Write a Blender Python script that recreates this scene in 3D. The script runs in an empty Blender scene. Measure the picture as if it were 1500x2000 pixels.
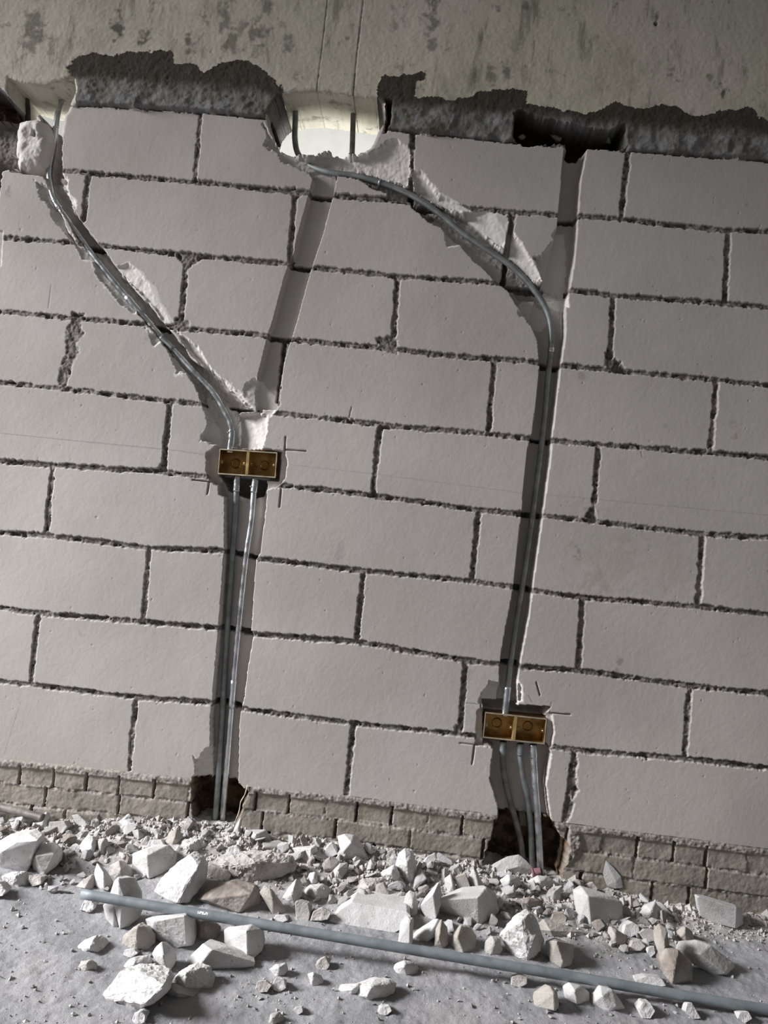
import bpy, bmesh, math, random
import numpy as np
from mathutils import Vector, Matrix, noise as mnoise

sc = bpy.context.scene
col = sc.collection
FLOOR_Z = -2.075                       # floor below the top edge of the block wall
STEP = 0.0022                          # grid of the relief of the wall (metres)

# ------------------------------------------------------------------ camera
FPX = 1500.0
CAM = np.array([0.72729, -2.15056, -1.14827 - FLOOR_Z])
R = np.array([[0.99377683, 0.03666263, 0.10518298],
              [0.10412715, 0.02961247, -0.99412305],
              [-0.03956189, 0.99888886, 0.02561062]])
cam_d = bpy.data.cameras.new('camera')
cam = bpy.data.objects.new('camera', cam_d)
col.objects.link(cam)
sc.camera = cam
cam_d.sensor_fit = 'VERTICAL'
cam_d.sensor_height = 36.0
cam_d.lens = 36.0 * FPX / 2000.0
cam_d.clip_start = 0.02
rx, ry, rz = R[0], -R[1], -R[2]
cam.matrix_world = Matrix(((rx[0], ry[0], rz[0], CAM[0]), (rx[1], ry[1], rz[1], CAM[1]),
                           (rx[2], ry[2], rz[2], CAM[2]), (0, 0, 0, 1)))

# ------------------------------------------------------------------ world, light, exposure
sc.view_settings.view_transform = 'Standard'
sc.view_settings.look = 'None'
sc.view_settings.gamma = 1.0
sc.view_settings.exposure = 0.0
w = bpy.data.worlds.new('world')
sc.world = w
w.use_nodes = True
w.node_tree.nodes['Background'].inputs[0].default_value = (1.0, 0.975, 0.935, 1)
w.node_tree.nodes['Background'].inputs[1].default_value = 0.17


def area(name, loc, target, sx, sy, power, colr):
    d = bpy.data.lights.new(name, 'AREA')
    d.shape = 'RECTANGLE'
    d.size = sx
    d.size_y = sy
    d.energy = power
    d.color = colr
    o = bpy.data.objects.new(name, d)
    col.objects.link(o)
    o.location = loc
    o.rotation_euler = (Vector(target) - Vector(loc)).to_track_quat('-Z', 'Y').to_euler()
    return o


L = area('window_daylight', (-4.7, -1.6, 2.9), (0.95, -0.4, -0.75), 1.7, 1.7, 122, (0.99, 0.985, 1.0))
L.data.spread = math.radians(62)
area('far_room_daylight', (0.0, 0.6, 1.3), (0.0, 1.9, 2.9), 2.6, 0.7, 75, (1.0, 1.0, 0.98))

rng = np.random.default_rng(11)
random.seed(5)


# ------------------------------------------------------------------ pixel of the photograph -> place
def ray(px, py):
    return R.T @ np.array([(px - 750.0) / FPX, (py - 1000.0) / FPX, 1.0])


def on_y(px, py, y=0.0):
    d = ray(px, py)
    t = (y - CAM[1]) / d[1]
    return CAM + t * d


def wall_xz(pts):
    return np.array([on_y(*p)[[0, 2]] for p in pts])


# ------------------------------------------------------------------ custom properties
def tag(o, label=None, cat=None, group=None, kind=None):
    if label: o['label'] = label
    if cat: o['category'] = cat
    if group: o['group'] = group
    if kind: o['kind'] = kind
    return o


# ------------------------------------------------------------------ materials
def srgb(r, g, b):
    f = lambda c: (c / 255 / 12.92) if c / 255 <= 0.04045 else ((c / 255 + 0.055) / 1.055) ** 2.4
    return (f(r), f(g), f(b), 1.0)


class NT:
    def __init__(s, name):
        s.m = bpy.data.materials.new(name)
        s.m.use_nodes = True
        s.t = s.m.node_tree
        s.b = s.t.nodes['Principled BSDF']
        s.co = s.n('ShaderNodeTexCoord').outputs['Object']

    def n(s, k, **kw):
        x = s.t.nodes.new(k)
        for a, v in kw.items(): setattr(x, a, v)
        return x

    def set(s, node, i, v):
        if hasattr(v, 'is_linked') or isinstance(v, bpy.types.NodeSocket):
            s.t.links.new(v, node.inputs[i])
        else:
            node.inputs[i].default_value = v

    def noise(s, scale, detail=4, rough=0.55, vec=None, out='Fac'):
        x = s.n('ShaderNodeTexNoise')
        x.inputs['Scale'].default_value = scale
        x.inputs['Detail'].default_value = detail
        x.inputs['Roughness'].default_value = rough
        s.t.links.new(vec or s.co, x.inputs['Vector'])
        return x.outputs[out]

    def stretch(s, sx, sy, sz):
        x = s.n('ShaderNodeMapping')
        x.inputs['Scale'].default_value = (sx, sy, sz)
        s.t.links.new(s.co, x.inputs['Vector'])
        return x.outputs[0]

    def ramp(s, v, a, b, lo=0.0, hi=1.0):
        x = s.n('ShaderNodeMapRange')
        x.interpolation_type = 'SMOOTHSTEP'
        for i, q in enumerate((v, a, b, lo, hi)): s.set(x, i, q)
        return x.outputs[0]

    def math(s, op, a, b):
        x = s.n('ShaderNodeMath', operation=op)
        s.set(x, 0, a)
        s.set(x, 1, b)
        return x.outputs[0]

    def mix(s, f, a, b, mode='MIX'):
        x = s.n('ShaderNodeMix', data_type='RGBA', blend_type=mode)
        s.set(x, 0, f)
        s.set(x, 6, a)
        s.set(x, 7, b)
        return x.outputs[2]

    def mask(s, name='mask'):
        x = s.n('ShaderNodeVertexColor', layer_name=name)
        y = s.n('ShaderNodeSeparateColor')
        s.t.links.new(x.outputs[0], y.inputs[0])
        return y.outputs[0], y.outputs[1], y.outputs[2], x.outputs[1]

    def bump(s, h, dist, strength=1.0):
        x = s.n('ShaderNodeBump')
        x.inputs['Strength'].default_value = strength
        x.inputs['Distance'].default_value = dist
        s.t.links.new(h, x.inputs['Height'])
        s.t.links.new(x.outputs[0], s.b.inputs['Normal'])

    def done(s, c, rough=0.9, metal=0.0, spec=0.3):
        s.set(s.b, 'Base Color', c)
        s.set(s.b, 'Roughness', rough)
        s.set(s.b, 'Metallic', metal)
        s.b.inputs['Specular IOR Level'].default_value = spec
        return s.m


def mat_wall():
    n = NT('aerated_block_wall')
    mo, st, fr, br = n.mask()
    base = n.mix(n.ramp(n.noise(2.2, 3), 0.35, 0.65), srgb(168, 163, 158), srgb(178, 173, 169))
    base = n.mix(n.ramp(n.noise(1.1, 2), 0.5, 0.72, 0, 0.5), base, srgb(196, 186, 182))
    base = n.mix(n.ramp(n.noise(38, 5, 0.7), 0.58, 0.74, 0, 0.22), base, srgb(140, 135, 130))
    base = n.mix(n.ramp(n.noise(260, 2), 0.68, 0.75, 0, 0.35), base, srgb(120, 115, 110))
    base = n.mix(n.math('MULTIPLY', fr, 0.75), base, srgb(222, 219, 214))
    mc = n.mix(n.ramp(n.noise(70, 5, 0.7), 0.35, 0.65), srgb(84, 80, 76), srgb(136, 131, 126))
    mc = n.mix(n.ramp(n.noise(230, 3), 0.55, 0.7, 0, 0.7), mc, srgb(60, 56, 53))
    c = n.mix(mo, base, mc)
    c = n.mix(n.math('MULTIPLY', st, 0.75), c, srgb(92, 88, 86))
    c = n.mix(n.math('MULTIPLY', n.math('SUBTRACT', 1.0, br), 0.9), c, srgb(138, 96, 52))
    h = n.math('ADD', n.math('MULTIPLY', n.noise(420, 4, 0.65), 1.0),
               n.math('MULTIPLY', n.noise(60, 5, 0.6), 0.8))
    n.bump(h, 0.0007, 0.5)
    return n.done(c, 0.93, spec=0.15)


def mat_brick():
    n = NT('grey_brick_footing')
    mo, st, fr, br = n.mask()
    base = n.mix(n.ramp(n.noise(9, 3), 0.35, 0.65), srgb(134, 128, 119), srgb(150, 143, 134))
    base = n.mix(n.ramp(n.noise(70, 5), 0.5, 0.7, 0, 0.4), base, srgb(165, 158, 148))
    mc = n.mix(n.ramp(n.noise(110, 4), 0.4, 0.6), srgb(122, 117, 111), srgb(156, 151, 145))
    c = n.mix(mo, base, mc)
    dk = n.mix(n.ramp(n.noise(30, 4), 0.4, 0.6), srgb(66, 56, 48), srgb(108, 90, 72))
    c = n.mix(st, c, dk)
    n.bump(n.noise(180, 6, 0.7), 0.0015, 0.6)
    return n.done(c, 0.95, spec=0.1)


def mat_packing():
    n = NT('grey_packing_mortar')
    mo, st, fr, br = n.mask()
    a = n.mix(n.ramp(n.noise(13, 4), 0.35, 0.65), srgb(116, 114, 111), srgb(126, 126, 127))
    a = n.mix(n.ramp(n.noise(9, 4, 0.6), 0.48, 0.62, 0, 0.65), a, srgb(98, 90, 76))
    a = n.mix(n.ramp(n.noise(90, 5, 0.7), 0.5, 0.72, 0, 0.4), a, srgb(66, 61, 56))
    c = n.mix(fr, a, srgb(60, 54, 46))
    c = n.mix(st, c, srgb(54, 44, 36))  # near-black brown: shade painted into the open hollows
    n.bump(n.noise(160, 6, 0.7), 0.004, 0.8)
    return n.done(c, 0.95, spec=0.12)


def mat_beam():
    n = NT('cast_concrete_beam')
    mo, st, fr, br = n.mask()
    v = n.stretch(1.0, 1.0, 0.22)
    a = n.mix(n.ramp(n.noise(2.3, 4), 0.35, 0.65), srgb(174, 170, 157), srgb(190, 185, 173))
    a = n.mix(n.ramp(n.noise(1.3, 2), 0.45, 0.65, 0, 0.6), a, srgb(176, 173, 152))
    a = n.mix(n.ramp(n.noise(16, 6, 0.74, v), 0.52, 0.68, 0, 0.65), a, srgb(92, 90, 78))
    a = n.mix(n.ramp(n.noise(3.2, 5, 0.7), 0.50, 0.64, 0, 0.4), a, srgb(140, 136, 118))
    a = n.mix(n.ramp(n.noise(17, 6, 0.75), 0.57, 0.67, 0, 0.55), a, srgb(78, 76, 66))
    a = n.mix(n.ramp(n.noise(60, 5, 0.7), 0.6, 0.75, 0, 0.4), a, srgb(88, 84, 76))
    a = n.mix(st, a, srgb(62, 60, 54))
    n.bump(n.noise(120, 4, 0.6), 0.0006, 0.4)
    return n.done(a, 0.9, spec=0.15)


def mat_floor():
    n = NT('dusty_concrete_floor')
    mo, st, fr, br = n.mask()
    a = n.mix(n.ramp(n.noise(6, 5), 0.35, 0.65), srgb(142, 142, 144), srgb(164, 164, 167))
    a = n.mix(n.ramp(n.noise(3, 3), 0.5, 0.7, 0, 0.5), a, srgb(156, 148, 146))
    a = n.mix(n.ramp(n.noise(45, 5, 0.7), 0.55, 0.72, 0, 0.45), a, srgb(196, 194, 193))
    a = n.mix(n.ramp(n.noise(80, 4, 0.7), 0.60, 0.75, 0, 0.4), a, srgb(112, 108, 106))
    a = n.mix(fr, a, n.mix(n.ramp(n.noise(60, 4), 0.4, 0.6), srgb(168, 164, 160), srgb(196, 193, 190)))
    n.bump(n.noise(90, 7, 0.75), 0.006, 0.9)
    return n.done(a, 0.95, spec=0.1)


def mat_rubble(name, c1, c2, pores=0.5):
    n = NT(name)
    a = n.mix(n.ramp(n.noise(14, 4), 0.35, 0.65), c1, c2)
    a = n.mix(n.ramp(n.noise(120, 3, 0.6), 0.62, 0.72, 0, pores), a, srgb(110, 106, 102))
    n.bump(n.noise(240, 5, 0.7), 0.002, 0.8)
    return n.done(a, 0.94, spec=0.12)


def mat_metal(name, c1, c2, rough=0.35, metal=0.9, dirt=0.3, bump=0.0):
    n = NT(name)
    a = n.mix(n.ramp(n.noise(26, 4), 0.35, 0.65), c1, c2)
    a = n.mix(n.ramp(n.noise(70, 5, 0.7), 0.52, 0.7, 0, dirt), a, srgb(120, 114, 106))
    r = n.ramp(n.noise(40, 4), 0.35, 0.7, rough, min(1, rough + 0.25))
    if bump: n.bump(n.noise(90, 4), bump, 0.6)
    return n.done(a, r, metal, 0.5)


M = {
    'wall': mat_wall(), 'brick': mat_brick(), 'packing': mat_packing(), 'beam': mat_beam(), 'floor': mat_floor(),
    'chunk': mat_rubble('white_aerated_rubble', srgb(184, 182, 181), srgb(202, 201, 201)),
    'chunk_grey': mat_rubble('dusty_grey_rubble', srgb(158, 153, 148), srgb(188, 184, 180)),
    'chunk_tan': mat_rubble('tan_rubble', srgb(158, 152, 145), srgb(182, 177, 170)),
    'chunk_brown': mat_rubble('brown_dusty_rubble', srgb(128, 119, 111), srgb(172, 165, 158)),
    'galv': mat_metal('bright_galvanised_steel', srgb(176, 180, 184), srgb(204, 206, 208), 0.22, 0.95, 0.25),
    'galv_dull': mat_metal('dull_galvanised_steel', srgb(120, 124, 124), srgb(146, 150, 150), 0.42, 0.6, 0.4),
    'pipe_dark': mat_metal('dark_dirty_conduit', srgb(52, 47, 40), srgb(84, 76, 62), 0.6, 0.3, 0.5, 0.002),
    'pipe_mid': mat_metal('dusty_grey_conduit', srgb(104, 102, 96), srgb(140, 136, 130), 0.5, 0.4, 0.5, 0.001),
    'floor_pipe': mat_metal('blue_grey_conduit', srgb(112, 120, 124), srgb(130, 138, 142), 0.45, 0.25, 0.35),
    'brass': mat_metal('yellow_zinc_plating', srgb(134, 104, 58), srgb(176, 138, 84), 0.26, 0.92, 0.12),
    'brass_bright': mat_metal('rubbed_zinc_plating', srgb(196, 166, 110), srgb(216, 190, 136), 0.3, 0.85, 0.1),
    'rim': mat_metal('dusty_zinc_rim', srgb(168, 158, 136), srgb(196, 188, 170), 0.45, 0.7, 0.3),
    'white_print': mat_rubble('white_print', srgb(225, 226, 226), srgb(230, 231, 231), 0.0),
    'red_plug': mat_rubble('dull_red_plastic', srgb(122, 84, 90), srgb(146, 110, 114), 0.1),
    'stick': mat_rubble('pale_dry_stick', srgb(196, 184, 168), srgb(214, 204, 190), 0.2),
    'plaster': mat_rubble('white_far_wall', srgb(226, 226, 222), srgb(232, 232, 228), 0.0),
}


# ------------------------------------------------------------------ number helpers
def smooth(a, b, x):
    t = np.clip((x - a) / (b - a), 0, 1)
    return t * t * (3 - 2 * t)


def vnoise(shape, cu, cv, seed):
    """value noise over a grid: cells of cu columns by cv rows"""
    r = np.random.default_rng(seed)
    nv, nu = shape
    gv, gu = int(nv / cv) + 3, int(nu / cu) + 3
    g = r.random((gv, gu)) * 2 - 1
    u = np.arange(nu) / cu
    v = np.arange(nv) / cv
    iu, iv = u.astype(int), v.astype(int)
    fu, fv = u - iu, v - iv
    fu, fv = fu * fu * (3 - 2 * fu), fv * fv * (3 - 2 * fv)
    a = g[:, iu] * (1 - fu) + g[:, iu + 1] * fu
    return a[iv] * (1 - fv)[:, None] + a[iv + 1] * fv[:, None]


def fbm(shape, cell, seed, octs=4, gain=0.55, asp=1.0):
    out = np.zeros(shape)
    amp, tot = 1.0, 0.0
    for k in range(octs):
        c = max(cell / 2 ** k, 1.001)
        out += amp * vnoise(shape, c, c * asp, seed + k)
        tot += amp
        amp *= gain
        if c <= 1.01: break
    return out / tot


def poly_sdf(P, X, Z):
    """signed distance to a polygon, negative inside"""
    d = np.full(X.shape, 1e9)
    s = np.zeros(X.shape, bool)
    n = len(P)
    for i in range(n):
        a, b = P[i], P[(i + 1) % n]
        e = b - a
        wx, wz = X - a[0], Z - a[1]
        t = np.clip((wx * e[0] + wz * e[1]) / max(e @ e, 1e-12), 0, 1)
        d = np.minimum(d, (wx - e[0] * t) ** 2 + (wz - e[1] * t) ** 2)
        c = (a[1] > Z) != (b[1] > Z)
        if abs(b[1] - a[1]) > 1e-12:
            xi = a[0] + (Z - a[1]) * e[0] / e[1]
            s ^= c & (X < xi)
    d = np.sqrt(d)
    return np.where(s, -d, d)


def line_dist(P, X, Z):
    d = np.full(X.shape, 1e9)
    for a, b in zip(P[:-1], P[1:]):
        e = b - a
        wx, wz = X - a[0], Z - a[1]
        t = np.clip((wx * e[0] + wz * e[1]) / max(e @ e, 1e-12), 0, 1)
        d = np.minimum(d, np.hypot(wx - e[0] * t, wz - e[1] * t))
    return d


# ------------------------------------------------------------------ THE WALL, a relief on a grid
X0, X1, Z0, Z1 = -0.80, 2.20, -0.03, 3.02
xs = np.arange(X0, X1, STEP)
zs = np.arange(Z0, Z1, STEP)
NX, NZ = len(xs), len(zs)
X, Z = np.meshgrid(xs, zs)
SH = X.shape
PXC = 1.0 / STEP                       # cells per metre


def cells(m): return max(1.01, m * PXC)


n_fine = fbm(SH, cells(0.007), 100, 2)
n_small = fbm(SH, cells(0.018), 200, 4)
n_mid = fbm(SH, cells(0.05), 300, 5)
n_big = fbm(SH, cells(0.25), 400, 4)
n_rag = fbm(SH, cells(0.012), 500, 3, 0.7)

H = n_fine * 0.00015 + n_mid * 0.0004                  # depth, positive into the wall
mort = np.zeros(SH); stain_shade = np.zeros(SH); fresh = np.zeros(SH); brown = np.zeros(SH)  # second mask holds stains and the shade painted into hollows
hole = np.zeros(SH, bool)
SX = np.zeros(SH); SZ = np.zeros(SH)


def bbox(P, pad):
    i0 = max(0, int((P[:, 0].min() - pad - X0) / STEP)); i1 = min(NX, int((P[:, 0].max() + pad - X0) / STEP) + 2)
    j0 = max(0, int((P[:, 1].min() - pad - Z0) / STEP)); j1 = min(NZ, int((P[:, 1].max() + pad - Z0) / STEP) + 2)
    return slice(j0, j1), slice(i0, i1)


def sdf(px, pad=0.05, world=None):
    P = wall_xz(px) if world is None else world
    b = bbox(P, pad)
    return b, poly_sdf(P, X[b], Z[b])


ROWS = {0: [(-200, 185), (120, 205), (390, 222), (520, 236), (700, 250), (810, 262), (1000, 281), (1100, 288), (1225, 297), (1500, 318), (1700, 333)],
 1: [(-200, 310), (0, 325), (123, 333), (383, 355), (433, 360), (663, 383), (753, 390), (912, 406), (996, 413), (1211, 427), (1416, 450), (1500, 453), (1700, 472)],
 2: [(-200, 448), (7, 465), (133, 473), (200, 480), (353, 496), (500, 510), (560, 515), (613, 523), (777, 540), (900, 547), (977, 553), (1123, 567), (1197, 577), (1350, 588), (1500, 600), (1700, 618)],
 3: [(-200, 590), (0, 607), (140, 622), (283, 632), (360, 642), (500, 653), (587, 665), (777, 683), (850, 692), (1050, 708), (1200, 723), (1350, 737), (1500, 752), (1700, 770)],
 4: [(-200, 728), (0, 748), (123, 760), (330, 783), (493, 802), (547, 808), (747, 830), (900, 843), (1090, 862), (1390, 885), (1500, 895), (1700, 913)],
 5: [(-200, 880), (0, 900), (105, 910), (300, 921), (401, 931), (556, 949), (700, 965), (930, 995), (1080, 1010), (1370, 1043), (1500, 1050), (1700, 1068)],
 6: [(-200, 1018), (0, 1040), (90, 1047), (290, 1070), (430, 1075), (500, 1090), (710, 1115), (920, 1135), (1050, 1155), (1140, 1167), (1360, 1185), (1500, 1200), (1700, 1220)],
 7: [(-200, 1165), (0, 1187), (70, 1197), (280, 1215), (410, 1225), (490, 1238), (700, 1253), (905, 1290), (1030, 1303), (1130, 1310), (1345, 1340), (1500, 1355), (1700, 1376)],
 8: [(-200, 1308), (0, 1330), (60, 1337), (260, 1362), (410, 1372), (475, 1385), (690, 1413), (905, 1435), (1120, 1465), (1340, 1483), (1500, 1500), (1700, 1520)],
 9: [(-200, 1458), (0, 1483), (250, 1508), (380, 1522), (480, 1535), (680, 1555), (970, 1592), (1100, 1607), (1300, 1632), (1500, 1658), (1700, 1684)]}
ROWZ = {k: np.interp(xs, *wall_xz(v).T) for k, v in ROWS.items()}
JOINTS = [((392, 226), (380, 352)), ((805, 262), (802, 385)), ((1227, 297), (1213, 428)),
          ((173, 345), (163, 430)), ((577, 372), (566, 512)), ((1003, 415), (985, 550)), ((1423, 455), (1415, 590)),
          ((365, 500), (352, 640)), ((777, 545), (767, 680)), ((1198, 580), (1191, 718)),
          ((143, 625), (124, 755)), ((552, 668), (541, 790)), ((966, 707), (954, 842)), ((1400, 745), (1387, 882)),
          ((333, 785), (319, 920)), ((742, 835), (728, 967)), ((1169, 875), (1161, 980)),
          ((103, 912), (91, 1045)), ((935, 1000), (922, 1135)), ((1372, 1045), (1363, 1183)),
          ((292, 1072), (280, 1210)), ((710, 1120), (697, 1250)), ((1138, 1170), (1130, 1308)),
          ((75, 1200), (60, 1332)), ((910, 1293), (899, 1432)), ((1347, 1343), (1338, 1480)),
          ((265, 1367), (252, 1503)), ((690, 1418), (677, 1552)), ((1122, 1468), (1104, 1600)),
          ((1630, 320), (1620, 455)), ((1610, 620), (1600, 750)), ((-60, 500), (-66, 590)), ((-100, 790), (-108, 890)),
          ((1590, 900), (1580, 1050)), ((-130, 1060), (-140, 1170)), ((-150, 1340), (-160, 1460)), ((1560, 1210), (1550, 1350)), ((1540, 1520), (1530, 1650))]

in_blocks = (Z <= ROWZ[0][None]) & (Z >= ROWZ[9][None])
# every block sits a little in or out of the plane
ridx = np.zeros(SH, int)
for k in range(0, 10): ridx += (Z < ROWZ[k][None])
off = np.zeros(SH)
rb = np.random.default_rng(3)
for k in range(1, 10):
    cut = sorted([(on_y(*a)[0] + on_y(*b)[0]) / 2 for a, b in JOINTS if
                  abs(np.interp((on_y(*a)[0] + on_y(*b)[0]) / 2, xs, (ROWZ[k - 1] + ROWZ[k]) / 2) - (on_y(*a)[2] + on_y(*b)[2]) / 2) < 0.06])
    vals = rb.normal(0, 0.0013, len(cut) + 1)
    tl = rb.normal(0, 0.006, len(cut) + 1)
    idx = np.searchsorted(cut, xs)
    rowoff = vals[idx]
    m = ridx == k
    off[m] = (rowoff[None] + 0 * Z)[m] + (tl[idx][None] * (Z - ROWZ[k][None] - 0.1))[m]
H += off
# bed joints
wob = n_rag * 0.0035 + n_small * 0.003
for k in range(1, 9):
    d = np.abs(Z - ROWZ[k][None] + n_big * 0.002)
    wd = 0.0070 + 0.0024 * n_mid + wob
    mort = np.maximum(mort, smooth(-0.0012, 0.0016, wd - d))
for a, b in JOINTS:
    P = wall_xz([a, b])
    bb = bbox(P, 0.03)
    d = line_dist(P, X[bb], Z[bb])
    wd = 0.0072 + 0.002 * n_mid[bb] + wob[bb]
    mort[bb] = np.maximum(mort[bb], smooth(-0.0012, 0.0016, wd - d))
# smears and fans of mortar where joints meet
BLOBS = [[(338, 493), (362, 490), (402, 500), (385, 512), (368, 530), (356, 515)],
         [(733, 660), (760, 655), (777, 665), (778, 692), (765, 690), (745, 680)],
         [(1183, 690), (1196, 700), (1212, 705), (1225, 722), (1195, 724), (1180, 715)],
         [(140, 608), (162, 612), (158, 640), (165, 650), (150, 670), (152, 690), (140, 720), (130, 755), (112, 755), (117, 715), (130, 690), (128, 650), (136, 628)],
         [(560, 366), (598, 370), (590, 382), (578, 392), (566, 380)],
         [(345, 620), (372, 628), (366, 645), (345, 645), (335, 636)],
         [(1160, 985), (1168, 1015), (1152, 1018), (1140, 1010), (1150, 995)],
         [(315, 905), (326, 912), (322, 924), (306, 924)],
         [(993, 408), (1010, 418), (1003, 440), (992, 430)],
         [(890, 1415), (902, 1420), (905, 1438), (885, 1436)], [(1110, 1560), (1122, 1570), (1112, 1600), (1098, 1605), (1102, 1580)],
         [(1112, 1468), (1128, 1480), (1125, 1530), (1130, 1545), (1118, 1560), (1110, 1530), (1120, 1500)]]
for q in BLOBS:
    b, s = sdf(q, 0.02)
    mort[b] = np.maximum(mort[b], smooth(-0.002, 0.004, -s + n_rag[b] * 0.007))
mort_h = 0.0045 + n_small * 0.0035 + n_fine * 0.0022 + n_big * 0.002
deep_j = smooth(0.18, 0.42, fbm(SH, cells(0.028), 910, 3, 0.6)) * 0.009
H = H * (1 - mort) + (mort_h + deep_j) * mort
# pits and tiny chips
spk = fbm(SH, cells(0.012), 950, 2)
H += smooth(0.80, 0.9, spk) * 0.0012 * (1 - mort)


def carve(px, depth, rag=0.0, slope=0.0015, floor=0.0012, big=0.0, fr=0.0, tilt=(0, 0), keep_m=False, nz=None, world=None):
    """cut a hollow with the outline px; rag = raggedness of the edge, slope = width of its flank"""
    b, s = sdf(px, 0.04, world)
    s = s + n_rag[b] * rag * 0.5 + n_small[b] * rag * 0.7
    k = smooth(0, slope, -s) if slope > 0.004 else np.clip(-s / slope, 0, 1)
    cx, cz = (wall_xz(px).mean(0) if world is None else world.mean(0))
    d = depth + (n_small[b] * 0.6 + n_fine[b] * 0.4) * floor + n_mid[b] * big + (X[b] - cx) * tilt[0] + (Z[b] - cz) * tilt[1]
    d = np.maximum(d, 0.002)
    # joints crossed by the cut run deeper
    d = d + 0.030 * mort[b] * (1 if keep_m else 0)
    new = d * k
    take = (new > H[b]) & (k > 0)
    if keep_m: mort[b] = np.where(take & (k > 0.9), mort[b] * 1.0, mort[b])
    else: mort[b] = np.where(take, mort[b] * (1 - smooth(0, 0.002, -s)), mort[b])
    H[b] = np.where(take, new, H[b])
    if fr: fresh[b] = np.maximum(fresh[b], fr * (s < 0.001))
    return b, s


# --- shallow flaked areas beside the channels (bright broken faces)
CHIPS = [  # outline, depth, tilt x, tilt z
    ([(770, 270), (800, 290), (803, 352), (795, 368), (760, 352), (735, 345), (690, 330), (660, 325), (668, 312), (690, 303), (720, 298)], 0.020, -0.12, -0.10),
    ([(800, 335), (822, 330), (840, 352), (862, 380), (905, 398), (930, 412), (908, 415), (880, 412), (850, 400), (815, 380)], 0.013, -0.2, -0.25),
    ([(905, 412), (960, 410), (997, 420), (992, 468), (985, 490), (960, 475), (930, 450), (905, 425)], 0.012, -0.25, -0.15),
    ([(996, 445), (1010, 465), (1028, 490), (1045, 520), (1063, 552), (1040, 548), (1010, 525), (990, 500)], 0.014, -0.3, -0.2),
    ([(850, 425), (865, 450), (872, 485), (905, 480), (915, 500), (950, 515), (975, 545), (990, 530), (960, 500), (900, 450)], 0.013, 0.1, 0.3),
    ([(1008, 597), (1018, 618), (1035, 625), (1060, 640), (1075, 620), (1060, 590), (1030, 575)], 0.020, 0.1, 0.2),
    ([(215, 520), (250, 510), (275, 530), (300, 560), (322, 600), (345, 640), (330, 648), (300, 605), (262, 565), (232, 540)], 0.007, -0.15, -0.1),
    ([(335, 640), (350, 648), (385, 675), (412, 720), (445, 745), (480, 775), (500, 795), (490, 802), (450, 770), (410, 725), (375, 700)], 0.012, -0.2, -0.2),
    ([(480, 745), (500, 735), (545, 790), (535, 812), (520, 818), (480, 800), (470, 780)], 0.008, 0.1, 0.1),
    ([(456, 806), (525, 808), (520, 845), (513, 880), (490, 880), (455, 878)], 0.022, -0.45, 0.0),
    ([(67, 350), (97, 365), (112, 395), (125, 430), (150, 480), (135, 465), (108, 435), (97, 410), (75, 385)], 0.016, 0.2, 0.1),
    ([(118, 335), (130, 345), (138, 380), (152, 400), (150, 415), (130, 395), (112, 360)], 0.013, -0.2, 0.1),
    ([(147, 480), (158, 508), (178, 512), (190, 545), (210, 565), (230, 590), (262, 615), (275, 600), (215, 520), (180, 480)], 0.012, 0.2, 0.2),
    ([(283, 637), (298, 677), (318, 668), (332, 690), (342, 732), (362, 732), (380, 745), (370, 720), (330, 670)], 0.012, 0.2, 0.2),
    ([(397, 795), (404, 827), (386, 863), (420, 868), (442, 876), (458, 870), (458, 800), (430, 790), (400, 770)], 0.024, 0.25, 0.0),
    ([(376, 1474), (384, 1484), (392, 1478), (400, 1466), (412, 1458), (418, 1500), (415, 1522), (380, 1522), (382, 1500)], 0.020, 0.2, 0.0),
    ([(1040, 500), (1060, 500), (1075, 475), (1085, 450), (1110, 440), (1110, 600), (1080, 590), (1060, 550)], 0.033, 0.15, 0.0),
    ([(930, 1372), (945, 1345), (958, 1332), (976, 1328), (985, 1380), (960, 1385)], 0.022, 0.3, 0.0),
    ([(1012, 1330), (1022, 1340), (1022, 1372), (1008, 1374)], 0.012, -0.3, 0.0),
    ([(512, 238), (522, 270), (515, 285), (540, 300), (555, 318), (585, 330), (605, 338), (640, 338), (700, 330), (690, 300), (640, 293), (600, 305), (545, 290)], 0.020, 0.1, 0.1),
]
for q, d, tx, tz in CHIPS:
    carve(q, d, rag=0.010, slope=0.009 if d < .0131 else 0.006, floor=0.0022 if d < .0131 else 0.003, big=0.003, fr=0.7, tilt=(tx, tz))
for q in ([(640, 300), (672, 300), (668, 322), (655, 332), (625, 322)],):
    carve(q, 0.030, 0.003, 0.004, 0.002, fr=0.3)

# --- straight sawn channels
A_CH = [(628, 325), (660, 343), (650, 383), (630, 460), (607, 527), (587, 600), (573, 650), (557, 697), (547, 750), (541, 800),
        (500, 800), (497, 762), (510, 710), (523, 657), (533, 627), (557, 537), (575, 493), (580, 467), (603, 383), (612, 350), (600, 332)]
carve(A_CH, 0.026, 0.0012, 0.002, 0.0012, keep_m=True)
B_CH = [(1103, 280), (1148, 285), (1134, 355), (1124, 499), (1112, 570), (1105, 603), (1105, 657), (1095, 717), (1080, 843), (1075, 900),
        (1060, 1010), (1047, 1100), (1034, 1200), (1017, 1290), (1010, 1335), (1012, 1375), (985, 1400), (970, 1380), (976, 1328), (976, 1300),
        (985, 1240), (1003, 1150), (1018, 1010), (1030, 880), (1040, 843), (1050, 767), (1054, 710), (1050, 663), (1033, 627), (1045, 590), (1060, 550), (1080, 480), (1088, 447), (1091, 417), (1099, 327)]
carve(B_CH, 0.054, 0.0012, 0.002, 0.0015, keep_m=True)
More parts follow.
